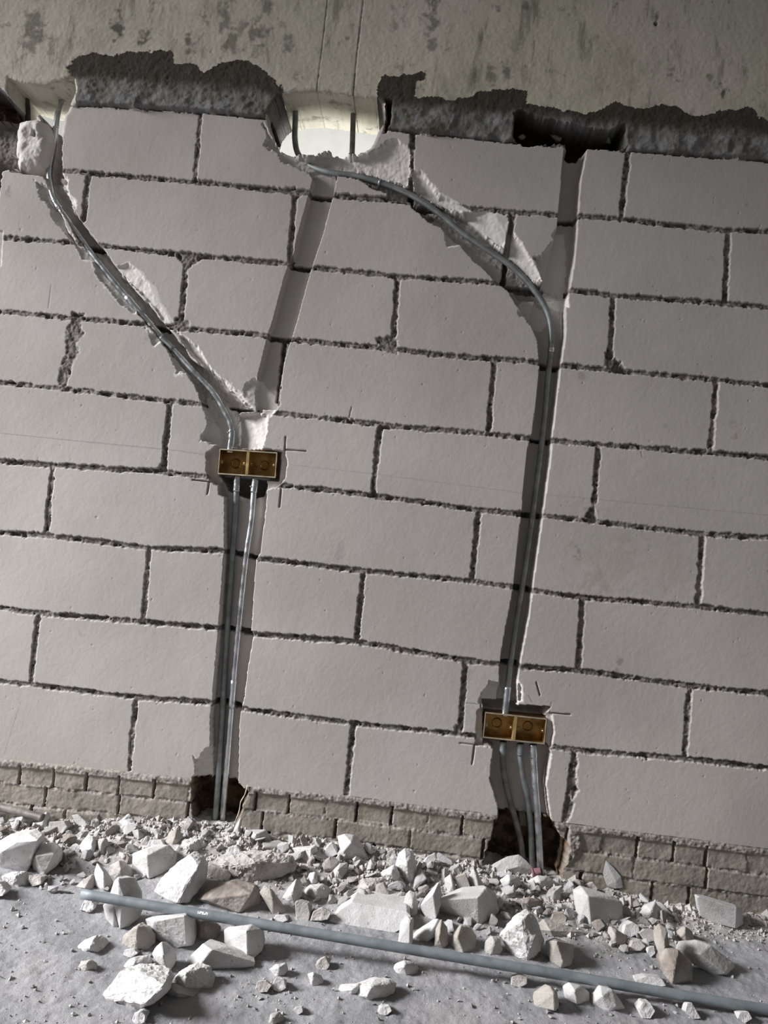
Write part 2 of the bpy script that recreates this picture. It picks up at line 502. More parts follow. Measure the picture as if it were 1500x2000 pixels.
C_CH = [(425, 940), (520, 940), (521, 971), (516, 1021), (508, 1080), (500, 1092), (493, 1200), (491, 1232), (495, 1242), (483, 1310), (477, 1360), (468, 1400), (466, 1480), (465, 1545),
        (412, 1535), (411, 1458), (411, 1400), (415, 1370), (430, 1200), (437, 1100), (439, 1067), (439, 971), (427, 965)]
carve(C_CH, 0.040, 0.0015, 0.002, 0.0015, keep_m=True)
D_CH = [(950, 1450), (1070, 1455), (1077, 1473), (1071, 1510), (1067, 1536), (1077, 1605), (975, 1600), (971, 1568), (964, 1545), (957, 1519), (958, 1505), (963, 1463)]
carve(D_CH, 0.055, 0.003, 0.002, 0.003, keep_m=True)
# --- rough channels hacked on the slant
E_CH = [(103, 235), (124, 235), (121, 283), (120, 333), (118, 360), (135, 385), (145, 413), (167, 443), (193, 480), (207, 493), (227, 523), (263, 567),
        (300, 603), (315, 625), (337, 650), (353, 670), (377, 703), (410, 723), (430, 738), (453, 767), (478, 790), (498, 803), (470, 805), (455, 880), (425, 880), (425, 835),
        (397, 793), (380, 752), (358, 722), (330, 688), (312, 665), (292, 640), (265, 606), (240, 580), (218, 555), (190, 515), (165, 485), (150, 462), (125, 420), (100, 385), (88, 350), (88, 318), (93, 280), (102, 255)]
carve(E_CH, 0.046, 0.007, 0.003, 0.006, 0.004, keep_m=True)
F_CH = [(645, 328), (690, 333), (735, 345), (755, 350), (800, 366), (835, 385), (860, 402), (885, 412), (915, 425), (945, 452), (985, 492), (1010, 512),
        (1045, 548), (1065, 560), (1100, 575), (1085, 640), (1055, 665), (1030, 625), (1008, 595), (995, 572), (977, 556), (955, 535), (925, 508), (895, 475), (862, 445), (830, 428), (802, 402),
        (800, 395), (757, 388), (755, 378), (735, 372), (700, 350), (655, 345)]
carve(F_CH, 0.042, 0.006, 0.003, 0.006, 0.004, keep_m=True)
carve([(1000, 555), (1030, 552), (1100, 565), (1108, 577), (1060, 582), (1015, 580)], 0.066, 0.004, 0.003, 0.003)
carve([(803, 385), (830, 395), (850, 420), (835, 425), (803, 405)], 0.058, 0.004, 0.003, 0.003)
carve([(998, 418), (1004, 440), (990, 560), (977, 556), (984, 490)], 0.045, 0.002, 0.003, 0.003)
carve([(798, 345), (807, 345), (807, 385), (799, 383)], 0.045, 0.001, 0.002, 0.003)
# --- pockets round the two boxes
carve([(402, 885), (425, 868), (455, 876), (520, 876), (557, 882), (563, 908), (556, 935), (540, 953), (510, 960), (430, 952), (412, 943), (402, 918)], 0.020, 0.005, 0.003, 0.002, fr=0.2)
carve([(425, 874), (548, 880), (543, 940), (424, 930)], 0.058, 0.0, 0.002)
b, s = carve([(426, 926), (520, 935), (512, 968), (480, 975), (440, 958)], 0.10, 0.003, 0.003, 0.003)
stain_shade[b] = np.maximum(stain_shade[b], (s < 0.0) * 1.0)  # void below the box painted darker, as deep shade
carve([(932, 1388), (950, 1378), (1078, 1392), (1084, 1430), (1078, 1460), (1060, 1466), (955, 1458), (928, 1456), (930, 1430)], 0.016, 0.004, 0.003, 0.002, fr=0.2)
carve([(941, 1367), (976, 1371), (1010, 1377), (1077, 1380), (1062, 1402), (945, 1392)], 0.10, 0.002, 0.002, 0.002)
carve([(943, 1386), (1070, 1400), (1066, 1462), (944, 1455)], 0.060, 0.0, 0.002)
# saw cuts that overran the corners
CUTS = [((558, 853), (556, 882)), ((556, 878), (598, 881)), ((549, 955), (546, 990)), ((409, 940), (405, 965)), ((376, 937), (408, 941)),
        ((939, 1366), (940, 1392)), ((927, 1455), (922, 1492)), ((1048, 1333), (1055, 1358)), ((1073, 1393), (1115, 1396)), ((899, 1451), (930, 1455)), ((911, 1373), (935, 1376)), ((1077, 1372), (1074, 1392)),
        ((1032, 1358), (1040, 1372)), ((687, 795), (682, 815)), ((682, 815), (690, 818)), ((1252, 880), (1255, 893)), ((100, 555), (94, 600))]
for i, (a, c) in enumerate(CUTS):
    P = wall_xz([a, c])
    b = bbox(P, 0.01)
    d = line_dist(P, X[b], Z[b])
    k = smooth(0.0, 0.0020, 0.0024 - d)
    H[b] = np.where(k > 0, np.maximum(H[b], k * (0.009 if i < 9 else 0.003)), H[b])
    stain_shade[b] = np.maximum(stain_shade[b], k * (0.8 if i < 9 else 0.5))
# the chalk line across the wall and faint vertical scores
for pts, wdt, v in (([(-100, 835), (0, 846), (180, 864), (345, 880), (400, 888)], 0.0022, 0.55), ([(568, 908), (700, 922), (860, 942), (1028, 964)], 0.002, 0.34),
                    ([(1075, 967), (1165, 975), (1300, 988), (1500, 1006), (1650, 1020)], 0.002, 0.34), ([(710, 700), (700, 800)], 0.0014, 0.25), ([(848, 740), (838, 832)], 0.0014, 0.35),
                    ([(40, 1370), (8, 1470)], 0.0018, 0.5), ([(1333, 1560), (1330, 1625)], 0.0014, 0.35), ([(770, 1250), (762, 1290)], 0.0012, 0.3), ([(745, 1430), (738, 1500)], 0.0014, 0.2)):
    P = wall_xz(pts)
    b = bbox(P, 0.01)
    stain_shade[b] = np.maximum(stain_shade[b], smooth(0, 0.0018, wdt + 0.0006 * n_rag[b] - line_dist(P, X[b], Z[b])) * v)
# stains: pixel, radius in pixels, strength, brown?
for sx_, sy_, r_, v, br in ((662, 1078, 16, 0.35, 0), (1130, 1080, 9, 0.8, 0), (1100, 1115, 5, 0.4, 0), (1214, 1292, 11, 0.7, 0), (1208, 1312, 7, 0.6, 0), (19, 370, 9, 0.7, 0), (15, 415, 5, 0.5, 0),
                            (157, 1240, 8, 0.4, 0), (430, 1293, 12, 0.35, 0), (1150, 998, 14, 0.6, 0), (1140, 738, 9, 0.5, 0), (1300, 830, 5, 0.25, 0), (1436, 845, 10, 0.7, 1), (1432, 822, 6, 0.35, 1), (1458, 400, 6, 0.5, 0),
                            (560, 450, 6, 0.25, 0), (640, 690, 5, 0.25, 0), (1390, 505, 6, 0.3, 0), (285, 660, 5, 0.4, 0), (75, 1340, 5, 0.3, 0), (330, 1500, 6, 0.3, 0), (1325, 1625, 8, 0.35, 0), (1170, 1140, 20, 0.25, 0), (1190, 1100, 60, 0.18, 1), (1310, 1120, 45, 0.14, 1)):
    c = on_y(sx_, sy_)
    rr = r_ / 690.0
    P = np.array([[c[0] - rr, c[2] - rr], [c[0] + rr, c[2] + rr]])
    b = bbox(P, rr)
    k = smooth(-0.3 * rr, 0.8 * rr, rr + (n_small[b] * 1.6 + n_rag[b] * 0.9) * rr - np.hypot((X[b] - c[0]) * (1.4 if not br else 1), Z[b] - c[2])) * v * 0.75
    tgt = brown if br else stain_shade
    tgt[b] = np.maximum(tgt[b], k)

# --- the top left corner: hollow with a broken lump of block set in it
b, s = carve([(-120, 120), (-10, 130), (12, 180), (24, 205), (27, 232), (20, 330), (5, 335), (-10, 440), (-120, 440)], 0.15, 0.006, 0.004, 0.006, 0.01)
stain_shade[b] = np.maximum(stain_shade[b], (s < 0) * 1.0)  # shade of the hollow painted into its colour
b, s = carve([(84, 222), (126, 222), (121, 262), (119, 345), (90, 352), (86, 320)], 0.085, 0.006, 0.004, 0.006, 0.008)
carve([(20, 215), (108, 232), (112, 300), (108, 345), (60, 342), (20, 335)], 0.05, 0.002, 0.004, 0.004, 0.004)
bb, s = sdf([(27, 228), (72, 224), (85, 232), (95, 252), (96, 285), (90, 312), (82, 328), (60, 334), (28, 330), (22, 290)], 0.02)
s = s + n_small[bb] * 0.003
lump = 0.046 - 0.046 * np.sqrt(np.clip(1 - (1 - np.clip(-s / 0.035, 0, 1)) ** 2, 0, 1)) + n_mid[bb] * 0.009 + n_small[bb] * 0.003
H[bb] = np.where(s < 0, np.minimum(H[bb], lump), H[bb])
mort[bb] = np.where(s < 0, 0, mort[bb]); fresh[bb] = np.where(s < 0, 0.5, fresh[bb])
bb, s = sdf([(62, 252), (70, 253), (69, 268), (60, 264)], 0.01)
H[bb] += smooth(0, 0.004, -s + n_rag[bb] * 0.004) * 0.02
carve([(-60, 440), (6, 450), (2, 520), (-60, 520)], 0.006, 0.001, 0.002)

# --- brick footing under the blocks
isbrick = Z < ROWZ[9][None]
below = ROWZ[9][None] - Z
pitch = 0.0545 + 0.0055 * smooth(0.2, 2.0, X)
bj = np.zeros(SH)
rbk = np.random.default_rng(8)
offb = np.zeros(SH)
bedt = 0.012
rowb = np.floor((below - bedt) / pitch).astype(int)
fracz = (below - bedt) / pitch - rowb
bj = np.maximum(bj, smooth(-0.001, 0.0016, 0.0040 + wob * 0.6 - np.minimum(fracz, 1 - fracz) * pitch))
bj = np.maximum(bj, (below < bedt + 0.003 * n_small) * 1.0)
voids = np.zeros(SH)
for r_ in range(0, 4):
    m = isbrick & (rowb == r_)
    ln = 0.0965 if r_ % 2 == 0 else 0.2055
    e = np.arange(X0 - 0.3, X1 + 0.3, ln)
    e = e + rbk.normal(0, 0.004, len(e)) + (0.02, 0.055, 0.07, 0.03)[r_]
    i = np.searchsorted(e, xs)
    dist = np.minimum(xs - e[i - 1], e[np.minimum(i, len(e) - 1)] - xs)
    vv = rbk.normal(0, 0.0022, len(e) + 1)[i]
    op = rbk.random(len(e) + 1)
    near = np.where(xs - e[i - 1] < e[np.minimum(i, len(e) - 1)] - xs, op[i - 1], op[np.minimum(i, len(e) - 1)])
    vj = smooth(-0.001, 0.0016, 0.0033 + wob * 0.6 - dist[None])
    bj = np.where(m, np.maximum(bj, vj), bj)
    voids = np.where(m, vj * (near[None] < 0.65), voids)
    offb = np.where(m, vv[None], offb)
Hb = 0.002 + offb * 0.7 + n_small * 0.0011 + n_fine * 0.0006
Hb = Hb * (1 - bj) + bj * (0.0030 + n_small * 0.0045 + n_fine * 0.002 + voids * 0.026)
Hb += n_mid * 0.002
Hb = Hb - smooth(0.0, 0.012, 0.016 - np.abs(below - 0.010)) * (0.006 + n_small * 0.006)
H = np.where(isbrick, np.where(H > 0.018, np.maximum(H, Hb), Hb), H)
mort = np.where(isbrick, bj, mort)
stain_shade = np.where(isbrick, 0, stain_shade); fresh = np.where(isbrick, 0, fresh)
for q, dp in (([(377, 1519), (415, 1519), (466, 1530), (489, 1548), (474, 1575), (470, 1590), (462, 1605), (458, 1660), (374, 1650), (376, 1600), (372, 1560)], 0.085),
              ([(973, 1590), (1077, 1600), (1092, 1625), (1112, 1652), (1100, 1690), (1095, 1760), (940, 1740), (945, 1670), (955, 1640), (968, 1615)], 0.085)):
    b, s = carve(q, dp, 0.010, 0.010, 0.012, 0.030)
    stain_shade[b] = np.maximum(stain_shade[b], smooth(-0.002, 0.004, -s))
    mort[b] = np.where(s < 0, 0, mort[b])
b, s = sdf([(1018, 1585), (1032, 1588), (1036, 1630), (1020, 1630)], 0.01)        # a stub of pale brick deep inside
H[b] = np.where(s < 0, np.minimum(H[b], 0.06 + n_small[b] * 0.006), H[b]); stain_shade[b] = np.where(s < 0, 0.2, stain_shade[b])
for q in ([(1108, 1610), (1130, 1618), (1142, 1640), (1135, 1665), (1115, 1690), (1100, 1700), (1105, 1660)],):      # mortar spilt down the bricks
    b, s = sdf(q, 0.02)
    k = smooth(0, 0.01, -s + n_small[b] * 0.006)
    H[b] = H[b] * (1 - k) + k * (-0.006 + n_small[b] * 0.008); mort[b] = np.maximum(mort[b], k)

# --- concrete beam above, packing mortar between
isbeam = Z > ROWZ[0][None] + n_rag * 0.003 + n_mid * 0.004
zb = ROWZ[0] + 0.098                                 # underside of the beam
Hbm = -0.003 + n_mid * 0.0012 + n_fine * 0.0005 + n_big * 0.0015
bm_st = np.zeros(SH)
for pts, wd in (([(716, -150), (710, 0), (703, 60), (697, 110), (690, 190)], 0.0022), ([(650, -150), (640, 0), (630, 90), (619, 176)], 0.0016)):
    P = wall_xz(pts)
    d = line_dist(P, X, Z)
    bm_st = np.maximum(bm_st, smooth(0, 0.002, wd + n_rag * 0.0025 - d) * 0.8)
    Hbm += smooth(0, 0.003, wd + 0.001 - d) * 0.002
for sx_, sy_, r_, v in ((1280, 47, 6, 1), (1282, 36, 5, 0.7), (1025, 14, 9, 0.5), (846, 38, 14, 0.6), (845, 90, 9, 0.5), (1410, 188, 6, 0.8), (1386, 155, 6, 0.5), (230, 52, 14, 0.8), (285, 78, 12, 0.8), (370, 85, 11, 0.7),
                        (65, 60, 24, 0.6), (55, 45, 12, 0.5), (500, 60, 22, 0.6), (455, 85, 16, 0.6), (560, 90, 14, 0.5), (440, 30, 16, 0.5), (960, 145, 10, 0.5), (990, 140, 8, 0.6), (930, 148, 8, 0.5), (1165, 80, 8, 0.3),
                        (300, 15, 6, 0.5), (770, 40, 12, 0.4), (840, 115, 6, 0.4), (100, 90, 10, 0.4), (520, 15, 15, 0.5), (470, 55, 14, 0.5)):
    c = on_y(sx_, sy_)
    rr = r_ / 690.0
    b = bbox(np.array([[c[0] - 2.5 * rr, c[2] - 2.5 * rr], [c[0] + 2.5 * rr, c[2] + 2.5 * rr]]), 0)
    k = smooth(-0.4 * rr, 0.7 * rr, rr + n_small[b] * rr * 1.6 - np.hypot((X[b] - c[0]) * 1.3, (Z[b] - c[2]) * 0.6)) * v
    bm_st[b] = np.maximum(bm_st[b], k)
c = on_y(1281, 47); d = np.hypot(X - c[0], Z - c[2]); Hbm += smooth(0, 0.002, 0.006 - d) * 0.02
H = np.where(isbeam, Hbm, H)
stain_shade = np.where(isbeam, bm_st, stain_shade); mort = np.where(isbeam, 0, mort); fresh = np.where(isbeam, 0, fresh)
ispack = isbeam & (Z < zb[None] + n_small * 0.006)
SMEAR = [[(133, 140), (145, 118), (180, 105), (215, 110), (260, 104), (310, 100), (340, 104), (335, 130), (372, 124), (400, 142), (435, 122), (470, 119), (505, 128), (528, 150), (545, 165), (553, 182),
          (530, 215), (515, 236), (390, 240), (200, 230), (145, 215), (150, 185), (145, 150)],
         [(733, 190), (738, 165), (745, 150), (790, 148), (832, 139), (832, 150), (812, 165), (808, 190), (850, 190), (880, 198), (925, 185), (965, 176), (1000, 174), (1030, 180), (1027, 205), (1060, 208), (1100, 217),
          (1140, 222), (1180, 212), (1200, 200), (1215, 205), (1240, 215), (1290, 205), (1320, 210), (1345, 225), (1370, 230), (1410, 218), (1450, 212), (1475, 215), (1480, 232), (1540, 245), (1700, 250), (1700, 345), (1500, 330), (1225, 310),
          (1000, 295), (810, 275), (765, 270), (750, 258), (752, 205), (735, 205)]]
pk = np.zeros(SH)
for q in SMEAR:
    b, s = sdf(q, 0.03)
    pk[b] = np.maximum(pk[b], smooth(-0.002, 0.003, -s + n_rag[b] * 0.006 + n_small[b] * 0.008))
pk = np.where(isbeam, pk, 0)
ispack = (pk > 0.5) | (ispack & False)
cone = smooth(0.10, 0.055, (Z - ROWZ[0][None]) + n_mid * 0.02)     # thick below the beam edge, a thin smear above it
lumps = fbm(SH, cells(0.10), 700, 4, 0.6)
ridg = 1 - np.abs(fbm(SH, cells(0.06), 720, 3, 0.6)) * 2
pack_h = -0.003 - cone * (0.002 + lumps * 0.017 + ridg * 0.003) + n_small * 0.0022 + n_fine * 0.001
und = smooth(0.012, 0.0, Z - ROWZ[0][None])                        # undercut edge over the blocks
pack_h = pack_h + und * (0.020 + n_small * 0.02)
H = np.where(isbeam, H * (1 - pk) + pack_h * pk, H)
fresh = np.where(isbeam & (pk > 0), np.clip(1 - cone, 0, 1) * 0.9, fresh)
stain_shade = np.where(isbeam & (pk > 0.3), 0, stain_shade)
# the unpacked gap is open: hollow with shade painted inside and bits of brick in it
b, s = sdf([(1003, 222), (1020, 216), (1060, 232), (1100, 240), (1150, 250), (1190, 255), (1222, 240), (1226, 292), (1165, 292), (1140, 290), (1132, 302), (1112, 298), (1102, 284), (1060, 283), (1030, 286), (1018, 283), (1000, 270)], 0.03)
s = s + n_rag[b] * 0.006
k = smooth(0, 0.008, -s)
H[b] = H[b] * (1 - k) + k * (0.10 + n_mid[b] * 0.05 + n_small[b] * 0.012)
stain_shade[b] = np.maximum(stain_shade[b], k); pk[b] = np.maximum(pk[b], (k > 0.1) * 1.0)
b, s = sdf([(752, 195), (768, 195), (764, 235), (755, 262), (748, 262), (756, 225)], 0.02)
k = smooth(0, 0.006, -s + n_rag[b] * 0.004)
H[b] = np.where(k > 0, np.maximum(H[b], k * 0.045), H[b]); stain_shade[b] = np.maximum(stain_shade[b], k * 0.8)  # crevice carved, its shade painted in as well
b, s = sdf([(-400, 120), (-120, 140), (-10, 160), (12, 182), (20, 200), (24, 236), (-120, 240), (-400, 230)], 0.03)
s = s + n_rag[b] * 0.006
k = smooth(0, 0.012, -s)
H[b] = np.where(k > 0, np.maximum(H[b], k * (0.12 + n_mid[b] * 0.03 + n_small[b] * 0.01)), H[b]); stain_shade[b] = np.maximum(stain_shade[b], k * isbeam[b]); pk[b] = np.maximum(pk[b], (k > 0.1) * 1.0 * isbeam[b])  # upper part of the left hollow, painted dark as shade
ispack = isbeam & (pk > 0.5)

# --- the two gaps that go right through
for q in ([(14, 205), (16, 152), (50, 163), (92, 166), (125, 156), (146, 152), (149, 182), (138, 204), (126, 226), (120, 262), (114, 268), (104, 262), (99, 240), (75, 223), (40, 223), (27, 226)],
          [(522, 232), (528, 208), (545, 188), (580, 179), (618, 177), (690, 187), (738, 193), (754, 212), (752, 238), (738, 262), (726, 290), (712, 298), (690, 302), (672, 299), (640, 294), (618, 301), (600, 304), (570, 300), (545, 291), (534, 268)]):
    b, s = sdf(q, 0.03)
    s = s + n_small[b] * 0.003
    hole[b] |= s < 0
    gz, gx = np.gradient(s, STEP)
    edge = (s >= 0) & (s < 1.5 * STEP)
    SX[b] = np.where(edge, -s * gx, SX[b]); SZ[b] = np.where(edge, -s * gz, SZ[b])
    H[b] = np.where(s > 0, H[b] + smooth(0.008, 0.0, s) * 0.003, H[b])


def grid_mesh(name, mat, fmask, parent=None):
    """faces of the relief where fmask (per cell) is set"""
    jj, ii = np.nonzero(fmask)
    v00 = jj * NX + ii
    quads = np.stack([v00, v00 + 1, v00 + NX + 1, v00 + NX], 1)
    used = np.unique(quads)
    remap = np.full(NX * NZ, -1, np.int64)
    remap[used] = np.arange(len(used))
    quads = remap[quads]
    co = np.stack([(X + SX).ravel()[used], H.ravel()[used], (Z + SZ).ravel()[used]], 1)
    cols = np.stack([mort.ravel()[used], stain_shade.ravel()[used], fresh.ravel()[used], 1 - brown.ravel()[used]], 1)
    # flanks at open edges, 0.2 m deep, along the holes only
    fm = np.zeros((NZ + 1, NX + 1), bool)
    fm[1:NZ, 1:NX] = fmask
    hc = np.zeros((NZ + 1, NX + 1), bool)
    hc[1:NZ, 1:NX] = HOLEC
    c = fm[1:NZ, 1:NX]
    ea, eb = [], []
    for dj, di, a, b2 in ((0, 1, 1, 1 + NX), (0, -1, NX, 0), (1, 0, NX + 1, NX), (-1, 0, 0, 1)):
        nb = hc[1 + dj:NZ + dj, 1 + di:NX + di]
        j2, i2 = np.nonzero(c & nb)
        base = j2 * NX + i2
        ea.append(remap[base + a]); eb.append(remap[base + b2])
    ea, eb = np.concatenate(ea), np.concatenate(eb)
    sk = np.zeros((0, 4), int)
    if len(ea):
        nseg = 12
        vs = np.unique(np.concatenate([ea, eb]))
        m2 = np.full(len(co), -1)
        m2[vs] = np.arange(len(vs))
        layers = [vs]
        r2 = np.random.default_rng(4)
        for k in range(1, nseg + 1):
            p = co[vs].copy()
            t = k / nseg
            p[:, 1] = co[vs, 1] * (1 - t) + 0.2 * t
            p[:, 0] += r2.normal(0, 0.0004, len(vs)); p[:, 2] += r2.normal(0, 0.0004, len(vs))
            layers.append(np.arange(len(co), len(co) + len(vs)))
            co = np.concatenate([co, p]); cols = np.concatenate([cols, cols[vs]])
        qs = []
        for k in range(nseg):
            A, B = layers[k], layers[k + 1]
            qs.append(np.stack([A[m2[eb]], A[m2[ea]], B[m2[ea]], B[m2[eb]]], 1))
        sk = np.concatenate(qs)
    quads = np.concatenate([quads, sk])
    me = bpy.data.meshes.new(name)
    me.vertices.add(len(co))
    me.vertices.foreach_set('co', co.ravel())
    me.loops.add(len(quads) * 4)
    me.loops.foreach_set('vertex_index', quads.ravel().astype(np.int32))
    me.polygons.add(len(quads))
    me.polygons.foreach_set('loop_start', np.arange(0, len(quads) * 4, 4, dtype=np.int32))
    me.polygons.foreach_set('loop_total', np.full(len(quads), 4, np.int32))
    me.polygons.foreach_set('use_smooth', np.ones(len(quads), bool))
    me.update(calc_edges=True)
    ca = me.color_attributes.new('mask', 'FLOAT_COLOR', 'POINT')
    ca.data.foreach_set('color', cols.astype(np.float32).ravel())
    me.materials.append(mat)
    o = bpy.data.objects.new(name, me)
    col.objects.link(o)
    if parent: o.parent = parent
    return o


hv = hole
HOLEC = hv[:-1, :-1] | hv[1:, :-1] | hv[:-1, 1:] | hv[1:, 1:]
cellmask = lambda a: a[:-1, :-1]
cb, cp, cbm = cellmask(isbrick), cellmask(ispack), cellmask(isbeam)
wall = tag(grid_mesh('wall_back', M['wall'], ~cb & ~cbm & ~HOLEC), kind='structure')
grid_mesh('brick_footing', M['brick'], cb & ~HOLEC, wall)
beam = tag(grid_mesh('concrete_beam', M['beam'], cbm & ~cp & ~HOLEC), kind='structure')
grid_mesh('packing_mortar', M['packing'], cp & ~HOLEC, beam)


# ------------------------------------------------------------------ floor with its low heap of dust
WB = wall_xz([(-250, 1590), (0, 1597), (150, 1602), (300, 1600), (380, 1606), (470, 1622), (600, 1640), (760, 1662), (900, 1682), (1000, 1700), (1110, 1722), (1250, 1752), (1350, 1775), (1500, 1800), (1700, 1830)])
FS = 0.005
fx = np.arange(-1.1, 2.5, FS)
fy = np.arange(-1.25, 0.125, FS)
FX, FY = np.meshgrid(fx, fy)
fn1 = fbm(FX.shape, 0.03 / FS, 31, 3, 0.6)
fn2 = fbm(FX.shape, 0.12 / FS, 41, 4, 0.6)
fn3 = fbm(FX.shape, 0.4 / FS, 51, 3, 0.6)
top = np.maximum(np.interp(fx, WB[:, 0], WB[:, 1]), 0.0)[None]
reach = np.interp(fx, [-0.6, 0.0, 0.5, 1.0, 1.4, 1.75, 2.1], [0.26, 0.34, 0.40, 0.40, 0.34, 0.20, 0.12])[None] * (1 + 0.25 * fn3)
fall = smooth(0, 1, 1 + np.minimum(FY, 0) / reach)
fn0 = fbm(FX.shape, 0.014 / FS, 61, 2, 0.6)
FH = top * fall * (1 + 0.25 * fn2) + fall * fn1 * 0.010 + fn2 * 0.0045 + fn1 * 0.0030 + fn0 * 0.0016 * (1 + fn2) + 0.0007 * rng.normal(0, 1, FX.shape)
FH[:, (fx < -0.9) | (fx > 2.3)] *= 0.3


def floor_h(x, y):
    i = min(max(int((x - fx[0]) / FS + 0.5), 0), len(fx) - 1)
    j = min(max(int((y - fy[0]) / FS + 0.5), 0), len(fy) - 1)
    return float(FH[j, i])


nfx, nfy = len(fx), len(fy)
j, i = np.meshgrid(np.arange(nfy - 1), np.arange(nfx - 1), indexing='ij')
v = (j * nfx + i).ravel()
quads = np.stack([v, v + 1, v + nfx + 1, v + nfx], 1)
co = np.stack([FX.ravel(), FY.ravel(), FH.ravel()], 1)
n0 = len(co)
bx = [(-6, -6), (8, -6), (8, -1.25), (-6, -1.25), (-6, 0.12), (-1.1, 0.12), (-1.1, -1.25), (2.495, -1.25), (2.495, 0.12), (8, 0.12)]
co = np.concatenate([co, np.array([(a, b_, -0.004) for a, b_ in bx])])
quads = np.concatenate([quads, n0 + np.array([[0, 1, 2, 3], [3, 6, 5, 4], [7, 2, 9, 8]])])
me = bpy.data.meshes.new('floor')
me.from_pydata(co.tolist(), [], quads.tolist())
me.polygons.foreach_set('use_smooth', np.ones(len(quads), bool))
ca = me.color_attributes.new('mask', 'FLOAT_COLOR', 'POINT')
fm_ = np.concatenate([np.clip(fall * 1.3 + 0.25 * fn2, 0, 1).ravel(), np.zeros(10)])
ca.data.foreach_set('color', np.stack([0 * fm_, 0 * fm_, fm_, 0 * fm_ + 1], 1).astype(np.float32).ravel())
me.materials.append(M['floor'])
floor = bpy.data.objects.new('floor', me)
col.objects.link(floor)
tag(floor, kind='structure')


def plane(name, verts, mat, **kw):
    m = bpy.data.meshes.new(name)
    m.from_pydata(verts, [], [list(range(len(verts)))])
    m.materials.append(mat)
    o = bpy.data.objects.new(name, m)
    col.objects.link(o)
    return tag(o, **kw)


plane('wall_far', [(-2.5, 1.9, -0.02), (4.0, 1.9, -0.02), (4.0, 1.9, 3.9), (-2.5, 1.9, 3.9)], M['plaster'], kind='structure')


# ------------------------------------------------------------------ conduits
def catmull(P, n=10):
    P = [np.array(p, float) for p in P]
    Q = [2 * P[0] - P[1]] + P + [2 * P[-1] - P[-2]]
    out = []
    for i in range(1, len(Q) - 2):
        for k in range(n):
            t = k / n
            a, b, c, d = Q[i - 1], Q[i], Q[i + 1], Q[i + 2]
            out.append(0.5 * (2 * b + (c - a) * t + (2 * a - 5 * b + 4 * c - d) * t * t + (3 * b - a - 3 * c + d) * t ** 3))
    out.append(P[-1])
    return out


def tube_bm(bm, pts, r, seg=16, wall_t=0.0015, rfun=None):
    """a hollow tube along pts, with lips at both ends"""
    pts = [Vector(p) for p in pts]
    rings, inner = [], []
    up = Vector((0.3, 1, 0.2)).normalized()
    prev = None
    for i, p in enumerate(pts):
        t = (pts[min(i + 1, len(pts) - 1)] - pts[max(i - 1, 0)]).normalized()
        if prev is None: a = t.cross(up).normalized()
        else: a = (prev - t * prev.dot(t)).normalized()
        prev = a
        b = t.cross(a)
        rr = r * (rfun(i / (len(pts) - 1)) if rfun else 1)
        rings.append([bm.verts.new(p + (a * math.cos(q) + b * math.sin(q)) * rr) for q in [2 * math.pi * k / seg for k in range(seg)]])
        if i in (0, len(pts) - 1):
            inner.append([bm.verts.new(p + (a * math.cos(q) + b * math.sin(q)) * (rr - wall_t)) for q in [2 * math.pi * k / seg for k in range(seg)]])
    for u, w_ in zip(rings[:-1], rings[1:]):
        for k in range(seg):
            f = bm.faces.new((u[k], u[(k + 1) % seg], w_[(k + 1) % seg], w_[k])); f.smooth = True
    for end, (o_, n_) in enumerate(((rings[0], inner[0]), (rings[-1], inner[1]))):
        for k in range(seg):
            q = (o_[k], n_[k], n_[(k + 1) % seg], o_[(k + 1) % seg])
            bm.faces.new(q if end == 0 else q[::-1])
    for k in range(seg):
        f = bm.faces.new((inner[0][k], inner[1][k], inner[1][(k + 1) % seg], inner[0][(k + 1) % seg])) if len(pts) < 3 else None
    # closed shallow plug inside each end
    bm.faces.new(inner[0][::-1] if len(pts) >= 3 else inner[0][::-1]) if len(pts) >= 3 else None
    bm.faces.new(inner[1]) if len(pts) >= 3 else None


def mesh_obj(name, bm, mat, parent=None, origin=None):
    bmesh.ops.recalc_face_normals(bm, faces=bm.faces)
    if origin is not None:
        bmesh.ops.translate(bm, verts=bm.verts, vec=-Vector(origin))
    m = bpy.data.meshes.new(name)
    bm.to_mesh(m)
    bm.free()
    m.materials.append(mat)
    o = bpy.data.objects.new(name, m)
    col.objects.link(o)
    if parent: o.parent = parent
    elif origin is not None: o.location = origin
    return o


def empty(name, loc):
    o = bpy.data.objects.new(name, None)
    o.empty_display_size = 0.05
    o.location = loc
    col.objects.link(o)
    return o


